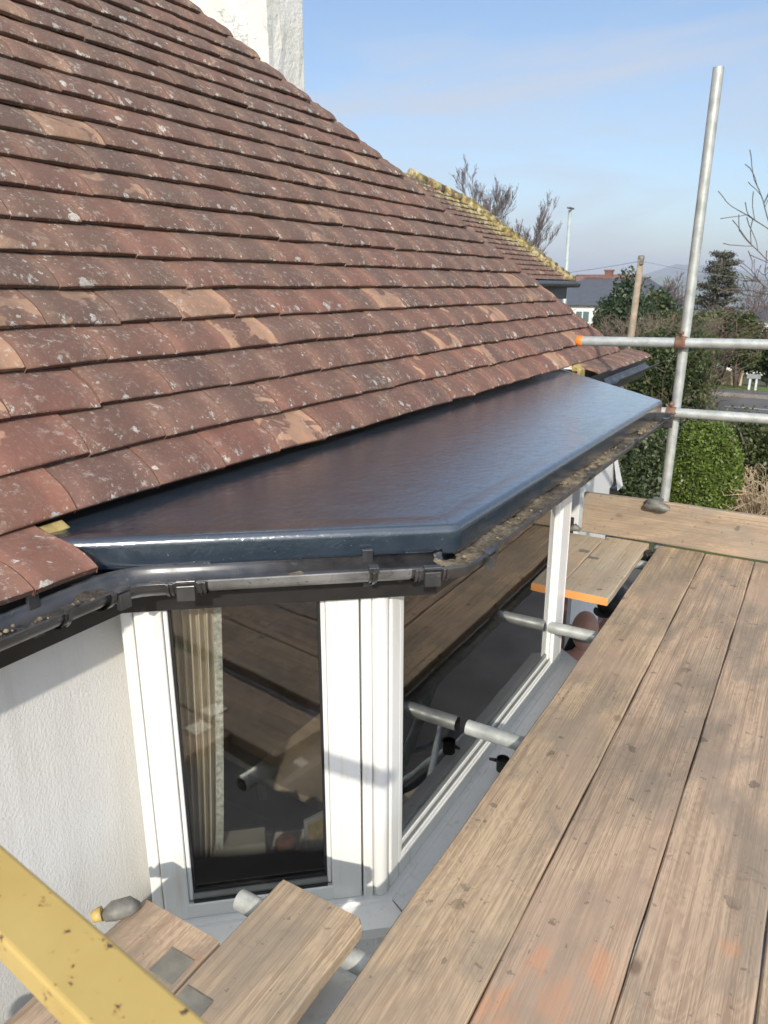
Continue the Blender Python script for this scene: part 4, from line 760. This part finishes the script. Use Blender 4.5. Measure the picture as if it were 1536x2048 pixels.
shrub('variegated_shrub','dark shrub with cream edged leaves between the wall and the upright','shrub',(-2.15,10.6,-2.55),(.55,.7,.9),9000,.045,'dark',12,extra='varie',lumps=30)
shrub('laurel_hedge','dark green hedge behind the bright box bush at the right edge','hedge',(-.65,13.3,-2.75),(1.35,.7,.85),20000,.05,'dark',13,lumps=40,extra='olive')
shrub('evergreen_shrub','big olive brown evergreen shrub just behind the two guard rails','shrub',(-2.6,15.0,-2.05),(1.05,.9,1.3),20000,.05,'dark',14,lumps=40,extra='olive')
shrub('low_hedge','dark low shrub below the lower guard rail next to the drive','shrub',(-1.9,12.4,-2.45),(.9,.7,.65),9000,.045,'dark',21,lumps=22,extra='olive')
shrub('holly_tree','dark green holly tree in front of the slate roofed house','tree',(-7.7,33.3,-2.1),(1.35,1.3,2.45),20000,.12,'conifer',15,lumps=30,extra='dark')
shrub('evergreen_tree','dark green tree directly right of the telegraph pole','tree',(-7.2,36.5,-2.2),(1.5,1.3,2.3),12000,.13,'conifer',16,lumps=26,extra='olive')
shrub('garden_shrub','olive green garden shrub right of the upright, below the far red roofs','shrub',(-4.7,31,-1.95),(1.3,1.2,1.1),9000,.10,'olive',17,lumps=20,extra='dark')
shrub('beech_hedge','golden brown beech hedge right of the upright','hedge',(-3.7,33,-1.9),(1.6,.9,.85),9000,.10,'brown',18,lumps=20,extra='olive')
shrub('green_shrub','rounded green shrub in front of the small white house','shrub',(-2.9,31.5,-2.0),(.7,.7,1.1),6000,.09,'olive',19,lumps=14,extra='dark')
shrub('dark_hedge','dark hedge behind the garden wall at the right edge','hedge',(-1.7,36.5,-2.9),(4.2,1.0,1.0),12000,.13,'dark',20,lumps=34)
# conifer with layered limbs
root=empty('conifer_tree',(-5.6,45,hgt(-5.6,45)),'dark layered conifer right of the tall upright','tree'); b=MB(); b.tube([(-5.6,45,hgt(-5.6,45)),(-5.65,45,1.5)],[.22,.04],8); rs=random.Random(5); P=[]
for k in range(120):
    z=rs.uniform(-3.4,1.65); f=1-(z+3.4)/5.4; a=rs.uniform(0,6.28); L=(.35+1.35*f**.7)*rs.uniform(.6,1.1); e=Vector((-5.6+math.cos(a)*L,45+math.sin(a)*L,z+.25*L*rs.uniform(0,1))); s=Vector((-5.62,45,z)); b.tube([s,e],[.035,.008],4,caps=False)
    for q in range(170): u=rs.uniform(.25,1.05); p=s.lerp(e,u); P.append((p.x+rs.gauss(0,.12),p.y+rs.gauss(0,.12),p.z+rs.gauss(0,.07)))
b.build('trunk',MAT['bark'],root); leafmesh('foliage',P,.08,LF['greyc'],root,seed=3)
# bare trees
def baretree(label,base,h,seed,mat='twig',spread=1.,levels=5,r0=.1,nb=(3,4),name='bare_tree',up=.25,ratio=.62,group='leafless trees',minr=.006,lean=(0,0),cat='tree',start=.25):
    root=empty(name,base,label,cat,group); b=MB(); barktree(b,base,h,spread,seed,levels,r0,lean,nb,ratio,up,minr,start); b.build('branches',MAT[mat],root); return root
baretree('taller leafless tree rising behind the mossy roof',(-15.6,37.0,-4.5),10.6,13,levels=6,r0=.15,nb=(3,4),minr=.009,spread=.55,up=.4)
baretree('smaller leafless tree just left of the lamp column',(-15.9,38.5,-4.6),9.2,8,levels=6,r0=.14,nb=(2,4),minr=.009,spread=.55,up=.4)
baretree('pale pink barked pollarded tree standing above the holly tree',(-8.25,35.2,-4.5),4.7,5,mat='pinkbark',levels=3,r0=.22,nb=(3,4),spread=.6,up=.5,minr=.05,ratio=.5)
baretree('leafless tree immediately left of the tall upright',(-8.9,49.5,-5.3),6.2,21,levels=5,r0=.14,minr=.013,nb=(3,4))
baretree('wide leafless tree further left of the upright in the distance',(-10.2,52,-5.5),5.9,22,levels=5,r0=.14,minr=.013,nb=(3,4),spread=1.2)
baretree('leafless tree beside the conifer, right of the upright',(-4.4,46.5,-5),6.0,31,levels=4,r0=.13,minr=.012,nb=(3,4))
baretree('leafless tree in front of the small white house',(-2.2,40,-4.8),5.6,33,levels=4,r0=.13,minr=.012,nb=(3,4),spread=1.2)
baretree('large leafless tree with arching limbs entering from the right edge',(1.55,16.0,-3.38),8.6,44,mat='bark',levels=4,r0=.16,minr=.010,nb=(4,5),spread=1.2,up=.22,lean=(-.03,0),ratio=.62)
baretree('second large leafless tree beside the road at the right edge',(4.4,22.5,-3.6),8.0,49,mat='bark',levels=4,r0=.13,minr=.008,nb=(3,5),spread=1.3,up=.12,lean=(-.08,0))
# twiggy shrubs
def twigs(label,c,w,h,n,seed,mat='btwig',name='twiggy_shrub',r=.008,arch=.3,group='twiggy shrubs'):
    z0=hgt(c[0],c[1]); root=empty(name,(c[0],c[1],z0),label,'shrub',group); b=MB(); rs=random.Random(seed)
    for i in range(n):
        a=rs.uniform(0,6.28); rr=rs.random()**.5*w*.45; s=Vector((c[0]+math.cos(a)*rr,c[1]+math.sin(a)*rr,z0)); hh=h*rs.uniform(.55,1.05); o=Vector((math.cos(a)*w*.55*rs.random(),math.sin(a)*w*.5*rs.random(),0))
        P=[s,s+o*.25+Vector((0,0,hh*.45)),s+o*.6+Vector((rs.gauss(0,.05),0,hh*.8)),s+o*(1+arch)+Vector((rs.gauss(0,.1),rs.gauss(0,.1),hh*(1-arch*rs.random()*.5)))]
        b.tube(P,[r*1.6,r*1.2,r,r*.5],3,caps=False)
        for k in range(3): q=P[2].lerp(P[3],rs.random()); b.tube([q,q+Vector((rs.gauss(0,.16),rs.gauss(0,.16),rs.uniform(.05,.3)))*h*.3],[r*.7,r*.4],3,caps=False)
    b.build('branches',MAT[mat],root)
twigs('brown twiggy shrub below the telegraph pole',(-5.2,24.0),2.6,2.9,330,3,r=.011)
twigs('brown twiggy shrub between the telegraph pole and the upright',(-4.2,25.5),2.4,2.9,300,4,r=.011)
twigs('thin brown stems beside the big evergreen shrub',(-4.2,17.8),1.6,1.9,120,6,r=.008)
twigs('bare brown stems growing through the evergreen shrub by the upright',(-2.6,15.0),1.6,2.3,70,7,r=.007)
twigs('straw coloured dry stems spreading at the right edge by the box bush',(-.35,11.5),1.1,1.0,260,9,mat='stone',r=.006,arch=.8)
# ---------------------------------------------------------------- street things
root=empty('street_lamp',(-7.72,24.83,-3.7),'tall slim grey street lamp beyond the mossy roof','street lamp'); b=MB(); b.tube([(-7.72,24.83,-3.7),(-7.72,24.83,-2.4),(-7.74,24.83,-2.3),(-7.77,24.83,2.33)],[.11,.11,.075,.055],10); b.build('column',MAT['lampgrey'],root)
b=MB(); b.box((-7.72,24.7,2.37),(.10,.5,.05)); b.build('lantern',MAT['dull'],root,bevel=.015)
root=empty('telegraph_pole',(-4.62,20.5,-3.45),'leaning pale wooden telegraph pole above the twiggy shrub','telegraph pole'); b=MB(); b.tube([(-4.63,20.5,-3.45),(-4.48,20.5,.72)],[.105,.075],12); b.build('pole',MAT['palewood'],root); b=MB(); b.lathe((-4.48,20.5,.72),[(.085,-.05),(.08,.03),(.001,.045)],10); b.box((-4.44,20.42,.60),(.06,.1,.12)); b.build('cap',MAT['dull'],root)
for i,(e,l) in enumerate((((-16,27,.5),'thin overhead wire running left from the telegraph pole'),((4,24,.1),'thin overhead wire running right from the telegraph pole'))):
    b=MB(); s=Vector((-4.48,20.5,.62)); e=Vector(e); P=[s.lerp(e,k/14)-Vector((0,0,1))*(.35*4*(k/14)*(1-k/14)) for k in range(15)]; b.tube(P,.007,4,caps=False); tag(b.build('overhead_wire',MAT['dull']),l,'wire','overhead wires')
def farhouse(name,label,c,L,Dp,eave,ridge,base,rz,roofm,wins=(),chim=()):
    root=empty(name,(c[0],c[1],base),label,'house'); m3=Matrix.Rotation(rz,3,'Z'); T=lambda x,y,z:Vector((c[0],c[1],0))+m3@Vector((x,y,z))
    b=MB(); b.box(T(0,0,(base+eave)/2),(L,Dp,eave-base),rz); b.build('wall',MAT['whitewall'],root)
    o=.35; h=Dp*.38; b=MB(); V=[T(-L/2-o,-Dp/2-o,eave),T(L/2+o,-Dp/2-o,eave),T(L/2+o,Dp/2+o,eave),T(-L/2-o,Dp/2+o,eave),T(-L/2-o+h,0,ridge),T(L/2+o-h,0,ridge),T(-L/2-o,-Dp/2-o,eave-.12),T(L/2+o,-Dp/2-o,eave-.12),T(L/2+o,Dp/2+o,eave-.12),T(-L/2-o,Dp/2+o,eave-.12)]
    b.add(V,[(0,1,5,4),(1,2,5),(2,3,4,5),(3,0,4),(0,6,7,1),(1,7,8,2),(2,8,9,3),(3,9,6,0),(9,8,7,6)]); rf=b.build('roof',MAT[roofm],root)
    b=MB(); b.tube([V[4],V[5]],.10,6); b.build('ridge',MAT['redtile'],rf)
    for (x,z,w_,h_) in wins:
        b=MB(); b.box(T(x,-Dp/2-.03,z),(w_,.08,h_),rz); f=b.build('window',MAT['winw'],root)
        b=MB()
        for k in(-1,1): b.box(T(x+k*w_*.23,-Dp/2-.08,z),(w_*.38,.03,h_*.8),rz)
        b.build('pane',MAT['window'],f)
    for (x,y,z,s) in chim:
        b=MB(); b.box(T(x,y,z),(s,s*.8,1.6),rz); b.box(T(x,y,z+.75),(s+.12,s*.8+.12,.12),rz); b.build('chimney',MAT['brick'],root)
farhouse('slate_roofed_house','white house with a blue grey slate roof and red ridge behind the holly tree',(-15.2,61.5),9.5,7,-1.25,.62,-7.5,R(6),'slate',((-1.75,-2.2,1.15,.95),(2.2,-2.2,1.2,.95)),((-.6,0.2,.45,.6),))
farhouse('small_white_house','small white house with a slate roof at the right edge in the distance',(-6.3,88),5.2,6,-3.2,-1.95,-11,R(0),'slate',((-1.2,-4.0,.9,1.2),(1.2,-4.0,.9,1.2)))
farhouse('red_roofed_house','distant house with a long low red roof left of the telegraph pole',(-25.0,95),12,8,-1.5,1.3,-11,R(10),'redtile')
farhouse('red_roofed_house','distant low red roofed house behind the beech hedge right of the upright',(-9.5,104),11,8,-5.6,-3.6,-14,R(-5),'redtile',(),((-2,0,-3.2,.8),(3,0,-3.2,.8)))
farhouse('red_roofed_bungalow','red roofed bungalow at the right edge beyond the road',(2.0,52),9,7,-4.3,-2.2,-6.8,R(0),'redtile',((-2,-5.2,1.2,.9),))
b=MB(); 
def gw(x0,x1,y,h): 
    n=14; V=[]
    for i in range(n+1):
        x=x0+(x1-x0)*i/n; yy=y-.16*x; z=hgt(x,yy)
        for dy,zz in((-.15,-.1),(-.15,h),(.15,h),(.15,-.1)): V.append((x,yy+dy,z+zz+(.03*math.sin(i*1.9) if zz==h else 0)))
    b=MB(); b.add(V,[(i*4+j,i*4+(j+1)%4,(i+1)*4+(j+1)%4,(i+1)*4+j) for i in range(n) for j in range(4)]+[(0,1,2,3),(n*4+3,n*4+2,n*4+1,n*4)]); return b
tag(gw(-6.5,-2.9,33.3,.75).build('garden_wall',MAT['stone'],bevel=.03),'low beige stone garden wall left of the road name plate','wall','garden walls')
tag(gw(-1.9,3.5,33.0,1.25).build('garden_wall',MAT['stone'],bevel=.03),'taller beige stone garden wall at the right edge across the road','wall','garden walls')
z=hgt(-2.3,30.8)+.17; root=empty('street_sign',(-2.3,30.9,z),'small grey plate on two white legs standing on the grass verge','sign')
for xx in(-2.38,-2.16): b=MB(); b.bx(xx-.035,xx+.035,30.86,30.95,z-.1,z+.48); b.build('leg',MAT['signw'],root)
b=MB(); b.bx(-2.5,-2.04,30.83,30.86,z+.42,z+.58); b.build('plate',MAT['frame'],root)
b=MB(); z=hgt(-4,31.5)+.16; b.lathe((-4.0,31.6,z),[(.07,-.1),(.07,.7),(.05,.8),(.001,.82)],10); tag(b.build('gate_post',MAT['stone']),'small pale round topped post at the start of the garden wall','post')

# ---------------------------------------------------------------- people below the boards
def person(loc,h,rz,label,top,legs,bald=True,cap=False,headtilt=0.):
    root=empty('person',loc,label,'person'); s=h/1.75
    J={'pel':(0,0,.95),'sp':(0,.01,1.18),'ch':(0,.0,1.38),'nk':(0,.01,1.50),'hd0':(0,.02,1.56)}
    E=[('pel','sp'),('sp','ch'),('ch','nk'),('nk','hd0')]; Rr={'pel':(.155,.12),'sp':(.15,.11),'ch':(.175,.12),'nk':(.06,.06),'hd0':(.055,.055)}
    for sd,x in(('l',-1),('r',1)):
        J.update({'sh'+sd:(x*.17,0,1.42),'el'+sd:(x*.25,.05,1.14),'wr'+sd:(x*.20,.26,1.08),'ha'+sd:(x*.18,.34,1.08),'hp'+sd:(x*.09,0,.90),'kn'+sd:(x*.10,.02,.50),'an'+sd:(x*.11,-.02,.09),'to'+sd:(x*.12,.15,.035)})
        E+=[('ch','sh'+sd),('sh'+sd,'el'+sd),('el'+sd,'wr'+sd),('wr'+sd,'ha'+sd),('pel','hp'+sd),('hp'+sd,'kn'+sd),('kn'+sd,'an'+sd),('an'+sd,'to'+sd)]
        Rr.update({'sh'+sd:(.075,.075),'el'+sd:(.05,.05),'wr'+sd:(.033,.028),'ha'+sd:(.045,.02),'hp'+sd:(.10,.10),'kn'+sd:(.062,.062),'an'+sd:(.045,.045),'to'+sd:(.045,.03)})
    m3=Matrix.Rotation(rz,3,'Z'); names=list(J); W=lambda p:Vector(loc)+m3@(Vector(p)*s)
    def skin(nm,keys,edges,mat,grow=0,parent=root,root_key=None):
        me=bpy.data.meshes.new(nm); ks=list(keys); me.from_pydata([W(J[k]) for k in ks],[(ks.index(a),ks.index(c)) for a,c in edges if a in ks and c in ks],[]); o=bpy.data.objects.new(nm,me); COL.objects.link(o)
        o.parent=parent; o.matrix_parent_inverse=Matrix.Translation(root.location).inverted(); md=o.modifiers.new('skin','SKIN'); md.use_smooth_shade=True; sv=me.skin_vertices[0].data
        for i,k in enumerate(ks): sv[i].radius=((Rr[k][0]+grow)*s,(Rr[k][1]+grow)*s); sv[i].use_root=(k==(root_key or ks[0]))
        sb=o.modifiers.new('sub','SUBSURF'); sb.levels=2; sb.render_levels=2; me.materials.append(MAT[mat]); return o
    skin('body',names,E,'skin',0,root,'pel')
    tk=['pel','sp','ch','shl','shr','ell','elr','wrl','wrr']; skin('jacket',tk,E,top,.016,root,'pel')
    lk=['pel','hpl','hpr','knl','knr','anl','anr']; skin('trousers',lk,E,legs,.014,root,'pel')
    for sd in 'lr': skin('shoe',['an'+sd,'to'+sd],E,'shoe',.012)
    # fingers
    for sd,x in(('l',-1),('r',1)):
        b=MB(); hw=Vector(J['ha'+sd])
        for f,(dx,L) in enumerate(((-.03,.062),(-.01,.072),(.01,.068),(.03,.052))):
            p=hw+Vector((dx,.02,0)); b.tube([W(p),W(p+Vector((0,L*.6,-.006))),W(p+Vector((0,L*.9,-.03)))],[.009*s,.0085*s,.006*s],7)
        p=hw+Vector((-x*.035,-.02,0)); b.tube([W(p),W(p+Vector((-x*.03,.03,-.005))),W(p+Vector((-x*.035,.055,-.012)))],[.011*s,.010*s,.007*s],7); b.build('fingers',MAT['skin'],root)
    # head with features
    me=bpy.data.meshes.new('head'); bm=bmesh.new(); bmesh.ops.create_uvsphere(bm,u_segments=32,v_segments=22,radius=1)
    for v in bm.verts:
        x,y,z=v.co; w_=1-.22*max(0,-z)**1.5; X=x*.078*w_; Y=y*.098*(1-.12*max(0,-z)); Z=z*.118
        f=math.exp(-((x/.18)**2+((z+.15)/.22)**2)) if y>0 else 0; Y+=.026*f
        if y>0: Y-=.010*(math.exp(-(((abs(x)-.38)/.16)**2+((z-.05)/.12)**2))); Y+=.006*math.exp(-((x/.25)**2+((z+.52)/.08)**2)); Y+=.006*math.exp(-((x/.5)**2+((z-.2)/.08)**2))
        q=Matrix.Rotation(headtilt,3,'X')@Vector((X,Y,Z)); v.co=W(Vector((0,.025,1.645))+q)
    for f in bm.faces: f.smooth=True
    bm.to_mesh(me); bm.free(); o=bpy.data.objects.new('head',me); COL.objects.link(o); o.parent=root; o.matrix_parent_inverse=Matrix.Translation(root.location).inverted(); me.materials.append(MAT['skin'])
    Hc=lambda p:W(Vector((0,.025,1.645))+Matrix.Rotation(headtilt,3,'X')@Vector(p))
    for x in(-1,1):
        b=MB(); b.tube([Hc((x*.076,-.004,-.03)),Hc((x*.088,-.012,.0)),Hc((x*.080,-.006,.028))],[.008,.012,.007],8); b.build('ear',MAT['skin'],root)
        b=MB(); b.tube([Hc((x*.030,.078,.004)),Hc((x*.030,.092,.004))],[.009,.004],8); b.build('eye',MAT['eye'],root)
    b=MB(); b.tube([Hc((-.022,.094,-.062)),Hc((0,.099,-.064)),Hc((.022,.094,-.062))],[.003,.005,.003],6); b.build('mouth',MAT['skin'],root)
    if cap:
        b=MB(); V=[];n=20
        for i,(r,z) in enumerate(((1.06,.1),(1.08,.35),(1.0,.7),(.7,.98),(.1,1.12))):
            for k in range(n): a=2*math.pi*k/n; V.append(Hc((math.cos(a)*.080*r,math.sin(a)*.100*r,z*.118)))
        b.add(V,[(i*n+k,i*n+(k+1)%n,(i+1)*n+(k+1)%n,(i+1)*n+k) for i in range(4) for k in range(n)],True); V=[Hc((math.cos(a)*.072,.085+math.sin(a)*.085,.018)) for a in np.linspace(0,math.pi,12)]; b.add(V,[tuple(range(12))]); b.build('cap',MAT['blackc'],root)
    else:
        b=MB(); V=[];n=24
        for i,z in enumerate((-.35,-.1,.12)):
            for k in range(n+1): a=math.pi*(.98+1.04*k/n); V.append(Hc((math.cos(a)*.081*math.sqrt(1-z*z*.6),math.sin(a)*.101*math.sqrt(1-z*z*.6),z*.118)))
        b.add(V,[(i*(n+1)+k,i*(n+1)+k+1,(i+1)*(n+1)+k+1,(i+1)*(n+1)+k) for i in range(2) for k in range(n)],True); b.build('hair',MAT['hair'],root)
    b=MB(); b.tube([W((math.cos(a)*.075,.0+math.sin(a)*.075,1.475)) for a in np.linspace(0,6.28,14)],.022*s,8,caps=False); b.build('collar',MAT['greyc' if cap else 'whitec'],root)
    return root
person((-.925,3.72,-3.37),1.66,R(8),'bald person in a dark top with blue and white collar below the pale boards','navy','jeans',headtilt=-.15)
person((-.86,4.10,-3.37),1.70,R(170),'person in a black cap and shiny black jacket behind the bald person','blackc','jeans',cap=True,headtilt=-.2)

# ---------------------------------------------------------------- haze
m=bpy.data.materials.new('haze_air'); m.use_nodes=True; n=m.node_tree.nodes; n.remove(n['Principled BSDF']); v=n.new('ShaderNodeVolumePrincipled'); v.inputs['Color'].default_value=(.82,.88,1,1); v.inputs['Density'].default_value=.00028; v.inputs['Anisotropy'].default_value=.1; m.node_tree.links.new(v.outputs[0],n['Material Output'].inputs['Volume'])
b=MB(); b.bx(-7500,7500,-7500,7500,-66,190); o=b.build('haze',m); tag(o,kind='stuff')
